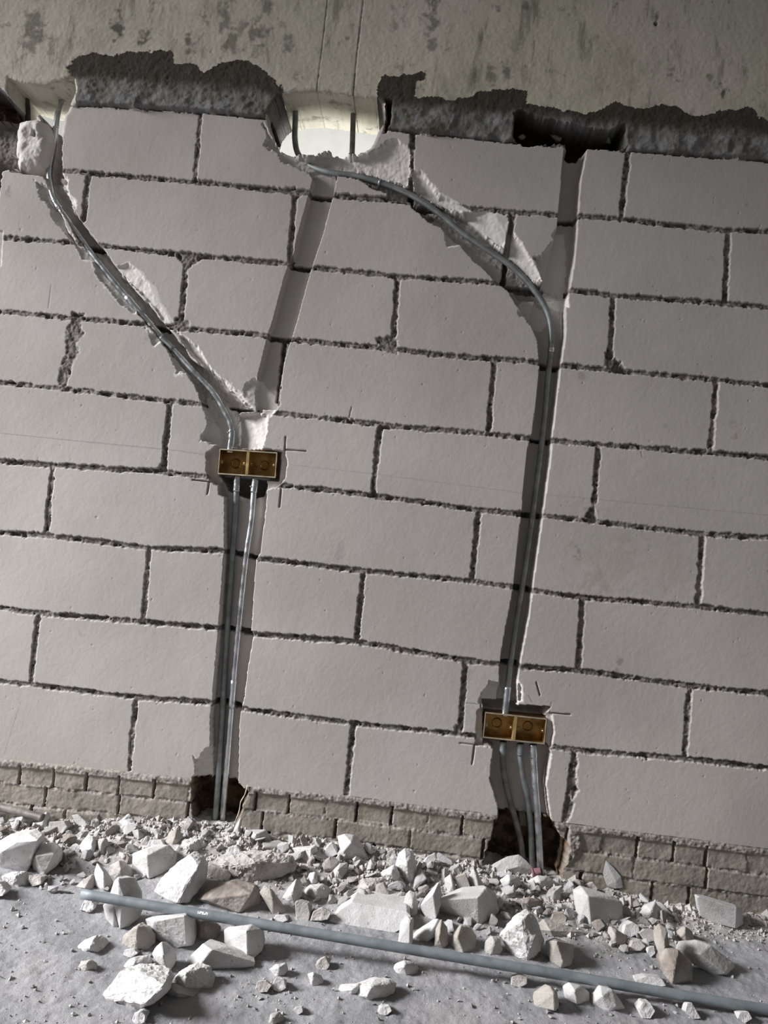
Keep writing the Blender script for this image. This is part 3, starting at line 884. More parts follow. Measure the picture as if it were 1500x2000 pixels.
def conduit(px, r, mat, label, sleeves=(), screws=(), partname='pipe', group=None):
    """px: (x, y, depth); sleeves: (path index, path index, radius factor, material)"""
    P = [on_y(a, b, d) for a, b, d in px]
    path = catmull(P, 12)
    root = empty('conduit', path[-1])
    org = Vector(path[-1])
    bm = bmesh.new()
    tube_bm(bm, path, r)
    bmesh.ops.translate(bm, verts=bm.verts, vec=-org)
    mesh_obj(partname, bm, mat, root)
    for a, b, f, mt, lab in sleeves:
        ia, ib = int(a * 12), int(b * 12)
        bm = bmesh.new()
        n_ = ib - ia
        tube_bm(bm, path[ia:ib + 1], r * f, rfun=lambda t: 1 + 0.05 * (abs(t - 0.5) > 0.42) - 0.04 * (abs(t - 0.5) < 0.05))
        bmesh.ops.translate(bm, verts=bm.verts, vec=-org)
        s_ = mesh_obj('coupling' if lab != 'connector' else 'box_connector', bm, mt, root)
        s_['label'] = 'shiny metal ' + ('sleeve joining two lengths' if lab != 'connector' else 'connector at the box')
    for a in screws:
        p = Vector(path[int(a * 12)]) - org
        bm = bmesh.new()
        side = Vector((-0.75, -0.66, 0))
        bmesh.ops.create_cone(bm, cap_ends=True, segments=12, radius1=0.0026, radius2=0.0022, depth=0.007,
                              matrix=Matrix.Translation(p + side * (r + 0.002)) @ side.to_track_quat('Z', 'Y').to_matrix().to_4x4())
        mesh_obj('set_screw', bm, M['galv'], root)
    return tag(root, label, 'conduit', group)


R1 = 0.0085
conduit([(128, 158, .105), (121, 195, .085), (112, 228, .062), (105, 285, .044), (97, 330, .034), (98, 358, .026), (107, 392, .020), (145, 448, .016), (185, 503, .016), (235, 565, .016), (283, 621, .016),
         (310, 652, .017), (345, 690, .018), (385, 733, .018), (415, 765, .018), (437, 800, .018), (450, 828, .018), (453, 850, .018), (449, 884, .020)], R1, M['galv'],
        'bent steel conduit slanting down the wall to the upper left box', [(9.3, 10.5, 1.18, M['galv'], 'c'), (6.0, 6.35, 1.2, M['galv'], 'c'), (11.2, 11.9, 1.16, M['galv_dull'], 'c'), (16.6, 18, 1.2, M['galv'], 'connector')],
        (6.15, 10.0, 16.9))
conduit([(577, 196, .10), (577, 230, .095), (576, 270, .075), (582, 300, .05), (602, 322, .03), (640, 336, .014), (690, 343, .010), (740, 356, .010), (797, 378, .010), (850, 411, .012), (905, 456, .014), (950, 487, .016),
         (1000, 521, .018), (1035, 556, .020), (1062, 595, .022), (1075, 632, .024), (1077, 675, .026), (1071, 730, .028), (1066, 790, .030), (1059, 860, .031), (1049, 940, .032), (1040, 1010, .032), (1026, 1110, .032),
         (1012, 1195, .031), (1001, 1270, .028), (993, 1330, .022), (986, 1398, .020)], R1, M['galv_dull'],
        'long grey conduit curving from the open gap down to the lower right box', [(7.0, 7.15, 1.15, M['galv_dull'], 'c'), (16.1, 16.3, 1.2, M['galv'], 'c'), (25.2, 26, 1.2, M['galv'], 'connector')], ())
conduit([(464, 930, .022), (462, 960, .022), (459, 1010, .024), (454, 1080, .026), (447, 1180, .028), (440, 1290, .028), (434, 1400, .028), (428, 1500, .030), (424, 1555, .034), (419, 1612, .040), (417, 1640, .045)], R1, M['galv_dull'],
        'left one of the two straight conduits below the upper left box', [(0, 1, 1.18, M['galv'], 'connector')])
conduit([(499, 936, .020), (496, 962, .020), (491, 1020, .020), (482, 1080, .020), (471, 1180, .020), (460, 1290, .022), (451, 1400, .024), (444, 1490, .026), (438, 1560, .034), (434, 1612, .042), (432, 1640, .048)], R1, M['galv'],
        'brighter right conduit of the pair below the upper left box', [(0, 1, 1.18, M['galv'], 'connector'), (5.4, 5.9, 1.12, M['galv'], 'c')], (0.7,))
conduit([(983, 1448, .024), (982, 1480, .024), (985, 1515, .030), (995, 1560, .038), (1008, 1605, .044), (1018, 1650, .046), (1022, 1700, .046)], R1, M['pipe_mid'],
        'dusty bent conduit, leftmost of three below the lower right box', [(0, 0.9, 1.15, M['galv_dull'], 'connector')])
conduit([(1016, 1452, .024), (1017, 1480, .024), (1022, 1520, .030), (1030, 1555, .038), (1035, 1600, .044), (1038, 1650, .046), (1040, 1700, .046)], R1, M['galv_dull'],
        'curved middle conduit of three below the lower right box', [(0, 0.9, 1.15, M['galv_dull'], 'connector')])
conduit([(1041, 1454, .020), (1043, 1490, .018), (1046, 1540, .016), (1050, 1590, .016), (1053, 1640, .016), (1056, 1700, .018), (1057, 1725, .02)], R1 * 1.12, M['galv'],
        'bright galvanised conduit, rightmost of three below the lower right box', [(0, 0.8, 1.12, M['galv'], 'connector')])
# short dark stubs coming out of the beam
conduit([(50, 160, .10), (51, 185, .105), (54, 215, .11), (55, 250, .115)], 0.0085, M['pipe_dark'], 'short dark rusty pipe stub in the top left gap')
conduit([(690, 180, .10), (690, 215, .10), (689, 260, .10), (687, 320, .10)], 0.0080, M['pipe_mid'], 'straight grey pipe stub at the right of the wide gap')
conduit([(518, 205, .06), (528, 238, .055), (536, 258, .05), (545, 285, .04)], 0.0055, M['pipe_dark'], 'thin dark pipe at the left corner of the wide gap')

# red plug lying at the foot of the bright conduit
bm = bmesh.new()
p = on_y(1048, 1703, -0.012)
bmesh.ops.create_cone(bm, cap_ends=True, segments=20, radius1=0.011, radius2=0.009, depth=0.022, matrix=Matrix.Translation(p) @ Matrix.Rotation(1.2, 4, 'Y'))
bmesh.ops.create_cone(bm, cap_ends=True, segments=20, radius1=0.0135, radius2=0.0135, depth=0.004, matrix=Matrix.Translation(p) @ Matrix.Rotation(1.2, 4, 'Y') @ Matrix.Translation((0, 0, -0.011)))
bmesh.ops.bevel(bm, geom=bm.edges[:], offset=0.0008, segments=1)
tag(mesh_obj('pipe_plug', bm, M['red_plug'], origin=p), 'small dull red plug at the foot of the bright conduit', 'plug')
# thin stick in the broken corner right of the pair
P = [on_y(484, 1533, -0.004), on_y(478, 1552, -0.008), on_y(470, 1567, -0.010), on_y(466, 1588, -0.012), on_y(452, 1620, -0.02)]
bm = bmesh.new()
tube_bm(bm, catmull(P, 5), 0.0017, 8, 0.0006, rfun=lambda t: 1 - 0.4 * t + 0.2 * math.sin(t * 19))
tag(mesh_obj('stick', bm, M['stick'], origin=P[-1]), 'thin pale stick leaning in the broken brick corner beside the left conduits', 'stick')

# bits of broken brick left in the open joint under the beam
for k_, (a, b_, dp, sz_, lab) in enumerate(((1186, 272, .05, .017, 'pale wedge of brick in the open joint above the right channel, at its right end'), (1152, 262, .05, .015, 'small tan brick bit beside the pale wedge in the open joint above the right channel'),
                                   (1086, 268, .07, .017, 'dark brick bit in the middle of the open joint above the right channel'), (1020, 268, .06, .010, 'small reddish bit at the left end of the open joint above the right channel'))):
    bm = bmesh.new()
    r_ = random.Random(40 + k_)
    for _ in range(10):
        v_ = Vector((r_.gauss(0, 1), r_.gauss(0, 1), r_.gauss(0, 1))).normalized()
        bm.verts.new((v_.x * sz_ * 1.3, v_.y * sz_, v_.z * sz_ * .8))
    bmesh.ops.convex_hull(bm, input=bm.verts)
    o = mesh_obj('brick_bit', bm, M[('chunk_tan', 'chunk_tan', 'chunk_brown', 'chunk_brown')[k_]])
    o.location = on_y(a, b_, dp)
    tag(o, lab, 'rubble')

# pipe lying across the rubble in front
pa, pb = None, None


def on_z(px, py, z):
    d = ray(px, py)
    t = (z - CAM[2]) / d[2]
    return CAM + t * d


pa = on_z(160, 1746, 0.068)
pb = on_z(1500, 1972, 0.016)
ext = pb + (pb - pa) / np.linalg.norm(pb - pa) * 0.5
ext[2] = 0.012
bm = bmesh.new()
path = catmull([pa, pa * .75 + pb * .25, (pa + pb) / 2, pa * .25 + pb * .75, pb, ext], 14)
RP = 0.0106
tube_bm(bm, path, RP, 24)
root = empty('loose_conduit', Vector(pa))
bmesh.ops.translate(bm, verts=bm.verts, vec=-Vector(pa))
mesh_obj('pipe', bm, M['floor_pipe'], root)
tag(root, 'long blue-grey conduit lying loose across the rubble in the foreground', 'conduit')
# worn white print on it: short strokes that follow the tube
dirv = Vector(path[12] - path[10]).normalized()


def strokes(t0, n):
    bm = bmesh.new()
    a = dirv.cross(Vector((0, 0, 1))).normalized() * 1.0
    if a.y > 0: a = -a
    b = Vector((0, 0, 1)) - dirv * dirv.z
    b.normalize()
    base = Vector(pa) + dirv * t0
    for (u0, v0, u1, v1) in n:
        for q in range(3):
            ca_, cb_ = v0 + (v1 - v0) * q / 3, v0 + (v1 - v0) * (q + 1) / 3
            vs = []
            wd = 0.0009
            for (uu, an, sgn) in ((u0 + (u1 - u0) * q / 3, ca_, -1), (u0 + (u1 - u0) * (q + 1) / 3, cb_, -1), (u0 + (u1 - u0) * (q + 1) / 3, cb_, 1), (u0 + (u1 - u0) * q / 3, ca_, 1)):
                du, dv = (u1 - u0), (v1 - v0) * RP
                L = math.hypot(du, dv) + 1e-9
                uu2 = uu + sgn * wd * (-dv / L)
                an2 = an + sgn * wd * (du / L) / RP
                vs.append(bm.verts.new(base + dirv * uu2 + (a * math.cos(an2) + b * math.sin(an2)) * (RP + 0.0003) - Vector(pa)))
            bm.faces.new(vs)
    return bm


PR = []
for k in range(4):
    u = k * 0.007
    PR += [(u, 0.45, u, 0.95), (u, 0.95 if k % 2 else 0.45, u + 0.0045, 0.7), (u + 0.0045, 0.45, u + 0.0045, 0.95 if k != 2 else 0.7)]
so = mesh_obj('printed_mark', strokes(0.0, [(0.262 + a * .8, b, 0.262 + c_ * .8, d) for a, b, c_, d in PR]), M['white_print'], root)
so['label'] = 'small worn white print'


# another conduit half buried against the bricks, far left
P = [on_y(-60, 1568, -0.03), on_y(0, 1577, -0.032), on_y(45, 1588, -0.034), on_y(85, 1598, -0.04)]
bm = bmesh.new()
tube_bm(bm, catmull(P, 8), 0.011, 20)
root2 = empty('loose_conduit', Vector(P[-1]))
bmesh.ops.translate(bm, verts=bm.verts, vec=-Vector(P[-1]))
mesh_obj('pipe', bm, M['pipe_mid'], root2)
tag(root2, 'dusty pipe half buried in rubble against the bricks at the far left', 'conduit')


# ------------------------------------------------------------------ junction boxes
def jbox(corners, label, depth=0.045, front=0.004, lab_holes=()):
    """corners: pixel corners tl, tr, br, bl of the open front"""
    c = [Vector(on_y(a, b, front)) for a, b in corners]
    ctr = sum(c, Vector()) / 4
    ux = ((c[1] - c[0]) + (c[2] - c[3])).normalized()
    uz = ((c[0] - c[3]) + (c[1] - c[2])); uz = (uz - ux * uz.dot(ux)).normalized()
    uy = uz.cross(ux); uy = uy if uy.y > 0 else -uy
    W = ((c[1] - c[0]).length + (c[2] - c[3]).length) / 2
    Hh = ((c[0] - c[3]).length + (c[1] - c[2]).length) / 2
    root = empty('junction_box', ctr)
    T = lambda x, y, z: ux * x + uy * y + uz * z

    def slab(bm, x0, x1, y0, y1, z0, z1):
        vs = [bm.verts.new(T(x, y, z)) for x in (x0, x1) for y in (y0, y1) for z in (z0, z1)]
        for f in ((0, 1, 3, 2), (4, 6, 7, 5), (0, 4, 5, 1), (2, 3, 7, 6), (0, 2, 6, 4), (1, 5, 7, 3)):
            bm.faces.new([vs[q] for q in f])
    t = 0.0016
    bm = bmesh.new()
    w2, h2 = W / 2, Hh / 2
    slab(bm, -w2, w2, depth - t, depth, -h2, h2)
    slab(bm, -w2, -w2 + t, 0, depth, -h2, h2)
    slab(bm, w2 - t, w2, 0, depth, -h2, h2)
    slab(bm, -w2, w2, 0, depth, h2 - t, h2)
    slab(bm, -w2, w2, 0, depth, -h2, -h2 + t)
    # pressed knock-out rings on the back
    for kx in (-w2 * 0.52, w2 * 0.5):
        for kk in range(24):
            a0, a1 = 2 * math.pi * kk / 24, 2 * math.pi * (kk + 1) / 24
            vs = [bm.verts.new(T(kx + rr * math.cos(a), depth - t - hh, rr * math.sin(a))) for a, rr, hh in ((a0, .0105, .0002), (a1, .0105, .0002), (a1, .0125, .0014), (a0, .0125, .0014))]
            bm.faces.new(vs)
            vs = [bm.verts.new(T(kx + rr * math.cos(a), depth - t - hh, rr * math.sin(a))) for a, rr, hh in ((a0, .0125, .0014), (a1, .0125, .0014), (a1, .0145, .0002), (a0, .0145, .0002))]
            bm.faces.new(vs)
    mesh_obj('box_shell', bm, M['brass'], root)
    bm = bmesh.new()
    r = 0.0030
    slab(bm, -w2 - 0.0004, w2 + 0.0004, -0.0012, 0.0004, h2 - r, h2 + 0.0004)
    slab(bm, -w2 - 0.0004, w2 + 0.0004, -0.0012, 0.0004, -h2 - 0.0004, -h2 + r)
    slab(bm, -w2 - 0.0004, -w2 + 0.002, -0.0010, 0.0004, -h2, h2)
    slab(bm, w2 - 0.002, w2 + 0.0004, -0.0010, 0.0004, -h2, h2)
    rm = mesh_obj('rim', bm, M['rim'], root)
    rm['label'] = 'dust-paled metal rim'
    bm = bmesh.new()
    slab(bm, -0.0035, -0.0019, 0.0, depth - 0.0015, -h2 + t, h2 - t)
    slab(bm, 0.0019, 0.0035, 0.0, depth - 0.0015, -h2 + t, h2 - t)
    slab(bm, -0.0040, 0.0040, -0.0014, 0.0012, -h2 + t, h2 - t)
    mesh_obj('divider', bm, M['brass_bright'], root)
    for x in (-w2 + 0.007, -0.010, 0.010, w2 - 0.007):
        sg = 1 if x in (-w2 + 0.007, 0.010) else -1
        bm = bmesh.new()
        slab(bm, x - 0.0045, x + 0.0045, 0.005, 0.0065, -0.0055, 0.0055)
        bmesh.ops.bevel(bm, geom=bm.edges[:], offset=0.0005, segments=1)
        lug = mesh_obj('screw_lug', bm, M['brass'], root)
        bm = bmesh.new()
        q = Matrix.Translation(T(x + sg * 0.0005, 0.0045, 0)) @ (-uy).to_track_quat('Z', 'Y').to_matrix().to_4x4()
        bmesh.ops.create_uvsphere(bm, u_segments=12, v_segments=8, radius=0.0023, matrix=q)
        for f in bm.faces: f.smooth = True
        mesh_obj('screw', bm, M['galv'], lug)
    return tag(root, label, 'junction box')


jbox([(428, 877), (541, 883), (538, 934), (427, 925)], 'double brass-coloured box in the wall at the foot of the slanting conduit')
jbox([(946, 1389), (1067, 1405), (1064, 1452), (945, 1442)], 'lower double brass-coloured box set above three conduits on the right')


# ------------------------------------------------------------------ rubble
def rough_up(bm, amp, cell, cuts_len, seed, bevel=0.0015, flat=0.35):
    """finish a faceted lump: soften the edges, subdivide, weather the surface; some faces stay sawn flat"""
    bmesh.ops.dissolve_limit(bm, angle_limit=0.12, verts=bm.verts, edges=bm.edges)
    if bevel:
        bmesh.ops.bevel(bm, geom=bm.edges[:], offset=bevel, segments=1, affect='EDGES', clamp_overlap=True)
    bmesh.ops.triangulate(bm, faces=bm.faces[:])
    for _ in range(6):
        long = [e for e in bm.edges if e.calc_length() > cuts_len]
        if not long or len(bm.edges) > 9000: break
        bmesh.ops.subdivide_edges(bm, edges=long, cuts=1)
        bmesh.ops.triangulate(bm, faces=[f for f in bm.faces if len(f.verts) > 3])
    bm.normal_update()
    ofs = Vector((seed * 3.1, seed * 1.7, seed * 0.9))
    for v_ in bm.verts:
        n_ = v_.normal
        h = mnoise.fractal((v_.co + ofs) / cell, 0.6, 2.0, 4)
        dirn = mnoise.noise(Vector((round(n_.x * 1.5), round(n_.y * 1.5), round(n_.z * 1.5))) * 0.77 + ofs)
        k = 1.0 if (dirn > -flat * 0.5 or amp >= 0.002) else 0.25
        v_.co += n_ * h * amp * k
    for f in bm.faces: f.smooth = False


def chunk(outline, ridge, thick, mat, label, cat='rubble', name='block_fragment', rough=0.0015, lift=0.0, cell=0.015, yofs=0.0, tall=0.7):
    """outline: silhouette in the photograph; it becomes a solid standing on the floor at its own distance"""
    low = max(list(outline) + list(ridge), key=lambda p: p[1])
    d = ray(*low)
    t = (CAM[2] - 0.0) / -d[2]
    for tt in np.arange(t * 0.75, t, 0.004):            # walk down the view ray to the ground
        p = CAM + d * tt
        if p[2] <= floor_h(p[0], p[1]) + lift or p[1] > -0.012:
            t = tt
            break
    base = CAM + d * t
    yb = base[1] + yofs
    ys = [p[1] for p in outline]
    y0, y1 = min(ys), max(ys)
    rxm = sum(p[0] for p in ridge) / len(ridge) if ridge else 0
    xw = max(p[0] for p in outline) - min(p[0] for p in outline)
    pts = []
    for (a, b) in outline:
        h = (y1 - b) / max(y1 - y0, 1)
        k = tall * 0.55 * h
        if ridge: k += 0.20 + 0.50 * max(0.0, min(1.0, (a - rxm) / (0.5 * xw))) + 0.42 * max(0.0, min(1.0, (rxm - a) / (0.5 * xw)))
        yy = min(yb + thick * k, -0.004)
        q = on_y(a, b, yy)
        pts.append(q)
        pts.append(np.array([q[0] * 0.85 + base[0] * 0.15, min(yb + thick * 1.5, -0.003), max(q[2] - 0.012 * (h > 0.4), base[2])]))
    for (a, b) in ridge:
        pts.append(on_y(a, b, yb))
    zmin = base[2] - 0.004
    bm = bmesh.new()
    for q in pts:
        q[2] = max(q[2], zmin)
        bm.verts.new(q)
    r = bmesh.ops.convex_hull(bm, input=bm.verts)
    for g in [g for g in r['geom_interior'] + r['geom_unused'] if isinstance(g, bmesh.types.BMVert)]:
        if g.is_valid: bm.verts.remove(g)
    cx = sum((v_.co for v_ in bm.verts), Vector()) / len(bm.verts)
    size = max((v_.co - cx).length for v_ in bm.verts)
    rough_up(bm, rough, cell, max(0.005, size * 0.09), abs(hash(label)) % 97 if False else len(label) + outline[0][0] * 0.37, min(0.0015, size * 0.05))
    org = Vector((cx.x, cx.y, min(v_.co.z for v_ in bm.verts)))
    o = mesh_obj(name, bm, M[mat], origin=org)
    tag(o, label, cat)
    PLACED.append((cx.x, cx.y, size, cx.z, outline))
    return o


PLACED = []
CH = [
 ([(-25, 1655), (18, 1632), (22, 1629), (55, 1626), (83, 1630), (76, 1660), (62, 1682), (52, 1703), (0, 1706), (-30, 1700)], [(2, 1664), (32, 1645), (74, 1641)], .07, 'chunk', 'big pale block fragment cut off by the left edge of the view', .0010),
 ([(66, 1655), (90, 1648), (115, 1655), (117, 1664), (110, 1692), (85, 1713), (64, 1705), (60, 1680)], [(70, 1672), (106, 1668)], .05, 'chunk', 'grey-faced block fragment leaning right of the big left-edge chunk', .0008),
 ([(2, 1712), (20, 1703), (48, 1702), (57, 1715), (53, 1738), (35, 1738), (12, 1727)], [(30, 1712)], .04, 'chunk', 'rounded pale fragment in front of the big left-edge chunk', .0025),
 ([(56, 1709), (80, 1712), (81, 1727), (64, 1732), (56, 1722)], [], .03, 'chunk_grey', 'small grey lump right of the rounded fragment at far left', .002),
 ([(-20, 1720), (-5, 1722), (12, 1740), (5, 1750), (-20, 1755)], [], .03, 'chunk', 'pale bit at the very left edge below the rounded fragment', .002),
 ([(258, 1667), (287, 1657), (328, 1650), (345, 1668), (341, 1702), (300, 1714), (291, 1719), (272, 1703), (258, 1688)], [(287, 1671), (291, 1716)], .06, 'chunk', 'sawn cube-like fragment with one white and one grey side behind the slab', .0005),
 ([(297, 1750), (312, 1718), (350, 1682), (372, 1669), (395, 1675), (405, 1690), (401, 1722), (368, 1763), (346, 1768), (318, 1762)], [(388, 1691), (364, 1725), (347, 1764)], .06, 'chunk', 'large pitted slab fragment propped up just behind the loose conduit', .0022),
 ([(148, 1672), (155, 1650), (170, 1631), (182, 1634), (189, 1650), (186, 1668), (162, 1674)], [(179, 1657)], .035, 'chunk', 'pale angular fragment among small bits left of the sharp upright shard', .0018),
 ([(186, 1668), (188, 1640), (205, 1635), (212, 1650), (205, 1672), (195, 1674)], [(198, 1650)], .03, 'chunk_grey', 'grey wedge just right of the pale angular fragment near the left bricks', .001),
 ([(183, 1727), (184, 1700), (189, 1684), (201, 1700), (212, 1717), (217, 1730), (205, 1741), (190, 1736)], [(203, 1737), (203, 1706)], .025, 'chunk', 'sharp white shard standing upright above the end of the loose conduit', .0005),
 ([(145, 1738), (160, 1720), (183, 1705), (185, 1730), (178, 1742)], [(165, 1735)], .03, 'chunk_grey', 'slanting grey flake at the tip of the loose conduit', .001),
 ([(214, 1747), (222, 1722), (230, 1713), (258, 1714), (275, 1742), (273, 1792), (252, 1810), (234, 1818), (230, 1795)], [(231, 1716), (242, 1750), (235, 1808)], .045, 'chunk', 'upright block fragment that the left part of the loose conduit crosses', .0008),
 ([(200, 1768), (206, 1762), (222, 1763), (230, 1790), (232, 1814), (221, 1811), (206, 1795)], [(222, 1790)], .02, 'chunk', 'white flake left of the upright fragment the conduit crosses', .0005),
 ([(155, 1778), (165, 1757), (180, 1758), (184, 1775), (175, 1783)], [], .03, 'chunk', 'small pale lump under the tip of the loose conduit', .002),
 ([(283, 1795), (300, 1788), (360, 1783), (378, 1795), (382, 1830), (378, 1849), (345, 1855), (312, 1846), (296, 1832)], [(361, 1788), (364, 1846), (300, 1800)], .05, 'chunk', 'squarish pale fragment lying directly in front of the loose conduit', .0010),
 ([(380, 1795), (400, 1792), (424, 1804), (431, 1822), (421, 1838), (404, 1841), (386, 1832)], [(400, 1810)], .035, 'chunk_brown', 'dark dusty lump between the squarish fragment and the white cube', .0015),
 ([(236, 1848), (240, 1827), (268, 1806), (290, 1810), (303, 1825), (302, 1845), (287, 1857), (262, 1862), (245, 1857)], [(268, 1810), (266, 1842)], .04, 'chunk_tan', 'brownish rounded lump in front of the left half of the conduit', .0015),
 ([(148, 1857), (160, 1840), (188, 1825), (202, 1832), (205, 1850), (190, 1868), (165, 1868)], [(176, 1850)], .035, 'chunk', 'lone pale lump on the bare floor furthest left', .002),
 ([(150, 1890), (158, 1876), (178, 1873), (190, 1882), (188, 1896), (165, 1900)], [(170, 1882)], .02, 'chunk_grey', 'flat crumbly lump in front of the lone pale lump at left', .002),
 ([(437, 1816), (446, 1810), (490, 1807), (511, 1815), (515, 1840), (512, 1858), (497, 1871), (483, 1868), (450, 1857), (438, 1842)], [(482, 1819), (483, 1868)], .05, 'chunk', 'bright white cube-like fragment in front of the conduit', .0004),
 ([(366, 1882), (372, 1866), (396, 1843), (412, 1846), (440, 1849), (478, 1870), (499, 1880), (496, 1889), (465, 1899), (425, 1903), (398, 1897), (372, 1892)], [(413, 1855), (387, 1888)], .05, 'chunk', 'long wedge fragment with a grey face in front of the white cube', .0005),
 ([(296, 1862), (303, 1850), (315, 1839), (334, 1850), (342, 1862), (340, 1885), (328, 1904), (318, 1888), (300, 1872)], [(319, 1868)], .03, 'chunk', 'flat shard standing on edge above the biggest foreground fragment', .0005),
 ([(240, 1886), (262, 1870), (292, 1865), (300, 1876), (286, 1893), (265, 1901), (243, 1894)], [(262, 1882)], .03, 'chunk', 'pale fragment behind the biggest foreground fragment', .0015),
 ([(240, 1866), (243, 1855), (262, 1853), (270, 1862), (255, 1872)], [], .02, 'chunk', 'tiny white bit in front of the brownish rounded lump', .001),
 ([(284, 1902), (290, 1886), (303, 1880), (318, 1890), (328, 1908), (310, 1916)], [(300, 1895)], .02, 'chunk_tan', 'small pinkish wedge wedged between two foreground fragments', .0006),
 ([(335, 1916), (350, 1898), (380, 1884), (410, 1887), (418, 1905), (415, 1930), (400, 1942), (378, 1945), (355, 1935)], [(364, 1900), (362, 1928)], .045, 'chunk', 'rounded pitted fragment right of the biggest foreground fragment', .0025),
 ([(193, 1966), (215, 1930), (237, 1896), (272, 1897), (325, 1912), (334, 1930), (302, 1960), (270, 1980), (245, 1987), (205, 1979)], [(285, 1960), (320, 1925)], .07, 'chunk', 'biggest rough white fragment at the front left of the floor', .0028),
 ([(322, 1918), (350, 1925), (388, 1950), (386, 1958), (350, 1957), (308, 1952)], [(345, 1938)], .03, 'chunk_grey', 'low grey slab touching the biggest fragment on its right', .0008),
 ([(257, 1994), (262, 1980), (275, 1974), (284, 1985), (283, 1998), (268, 2003)], [], .025, 'chunk', 'small white stone just below the biggest foreground fragment', .0015),
 ([(380, 1757), (404, 1728), (450, 1722), (498, 1730), (508, 1742), (505, 1768), (486, 1786), (462, 1785), (415, 1777)], [(491, 1746), (467, 1783), (398, 1757)], .05, 'chunk_brown', 'brown-stained slab with a dark right side behind the conduit', .0010),
 ([(415, 1692), (425, 1676), (455, 1670), (480, 1668), (530, 1665), (570, 1672), (582, 1686), (575, 1700), (545, 1712), (520, 1725), (490, 1731), (465, 1720), (448, 1704), (430, 1702)], [(500, 1685), (470, 1690)], .06, 'chunk_grey', 'long lumpy grey clod behind the brown-stained slab', .0045),
 ([(345, 1652), (354, 1641), (393, 1636), (405, 1650), (400, 1667), (372, 1672), (350, 1664)], [(370, 1650)], .05, 'chunk', 'rounded dusty lump behind the large pitted slab', .003),
 ([(440, 1668), (446, 1655), (462, 1650), (470, 1662), (462, 1674), (448, 1676)], [], .03, 'chunk', 'pale knob left above the long lumpy grey clod', .002),
 ([(484, 1640), (487, 1620), (520, 1620), (528, 1636), (520, 1645), (495, 1650)], [(500, 1630)], .04, 'chunk', 'pale lump against the bricks right of the left conduits', .0015),
 ([(508, 1662), (513, 1645), (545, 1640), (565, 1650), (562, 1663), (530, 1668)], [(515, 1655)], .03, 'chunk_grey', 'smooth grey-faced fragment against the bricks behind the lumpy clod', .0006),
 ([(452, 1628), (462, 1608), (470, 1596), (473, 1602), (466, 1628), (458, 1634)], [(466, 1612)], .02, 'chunk', 'narrow white sliver leaning in the broken corner by the left conduits', .0004),
 ([(570, 1656), (588, 1658), (618, 1650), (621, 1664), (612, 1686), (600, 1689), (580, 1674)], [(608, 1658), (606, 1684)], .035, 'chunk', 'brightly lit white fragment near the bricks in the middle', .0010),
 ([(626, 1668), (648, 1644), (654, 1655), (660, 1668), (645, 1676)], [], .03, 'chunk', 'tilted pale piece between two bigger ones at the bricks', .0012),
 ([(658, 1633), (672, 1629), (690, 1632), (700, 1640), (715, 1665), (724, 1682), (702, 1692), (672, 1684), (664, 1660)], [(686, 1645), (670, 1664)], .045, 'chunk', 'tallest fragment leaning against the bricks in the middle', .0008),
 ([(650, 1695), (653, 1678), (664, 1667), (664, 1690), (657, 1700)], [], .025, 'chunk', 'thin white piece at the left foot of the tallest middle fragment', .0005),
 ([(647, 1712), (650, 1700), (664, 1686), (680, 1684), (678, 1700), (665, 1716), (652, 1721)], [(660, 1700)], .03, 'chunk', 'smooth white pebble-like fragment in front of the tallest middle one', .0006),
 ([(680, 1700), (682, 1688), (693, 1690), (691, 1698), (684, 1703)], [], .015, 'chunk', 'tiny bright chip touching the pebble-like fragment', .0004),
 ([(588, 1746), (605, 1728), (630, 1726), (648, 1738), (640, 1755), (618, 1762), (600, 1757)], [(618, 1738)], .04, 'chunk', 'faceted white fragment left above the wide flat slab', .0015),
 ([(596, 1722), (605, 1705), (615, 1702), (625, 1715), (627, 1731), (606, 1734)], [(612, 1715)], .03, 'chunk', 'pointed pale fragment sitting behind the faceted white one', .001),
 ([(685, 1740), (710, 1718), (745, 1714), (765, 1725), (755, 1740), (725, 1753), (700, 1752)], [(720, 1733)], .05, 'chunk_grey', 'crumbly oblong fragment behind the wide flat slab', .003),
 ([(754, 1672), (760, 1660), (770, 1657), (774, 1670), (768, 1685), (757, 1684)], [], .025, 'chunk_grey', 'small grey knob against the bricks left of the tall crumbly piece', .002),
 ([(776, 1668), (790, 1657), (806, 1660), (813, 1690), (815, 1735), (797, 1733), (785, 1715), (772, 1690)], [(795, 1690)], .04, 'chunk', 'tall crumbly piece behind the white oval flake', .002),
 ([(738, 1712), (752, 1698), (770, 1688), (782, 1712), (776, 1728), (755, 1722)], [(765, 1705)], .035, 'chunk', 'rough pale lump left of the tall crumbly piece', .0025),
 ([(641, 1800), (665, 1776), (686, 1762), (722, 1765), (795, 1781), (803, 1790), (785, 1815), (770, 1823), (700, 1809), (655, 1804)], [], .10, 'chunk', 'wide flat slab fragment lying behind the middle of the conduit', .0006),
 ([(788, 1766), (792, 1746), (800, 1738), (811, 1743), (817, 1765), (815, 1786), (803, 1791), (792, 1785)], [(806, 1765)], .015, 'chunk', 'white oval flake standing upright beside the wide flat slab', .0004),
 ([(818, 1771), (835, 1748), (857, 1722), (862, 1735), (863, 1762), (850, 1797), (840, 1801), (828, 1786)], [(846, 1746), (852, 1794)], .03, 'chunk', 'steep white wedge left of the blocky rough-topped fragment', .0005),
 ([(856, 1786), (858, 1755), (866, 1750), (900, 1742), (930, 1744), (950, 1732), (968, 1745), (975, 1780), (960, 1798), (934, 1809), (900, 1801), (870, 1796)], [(934, 1753), (935, 1807), (860, 1758)], .06, 'chunk', 'blocky fragment with a rough top in the middle of the heap', .0008),
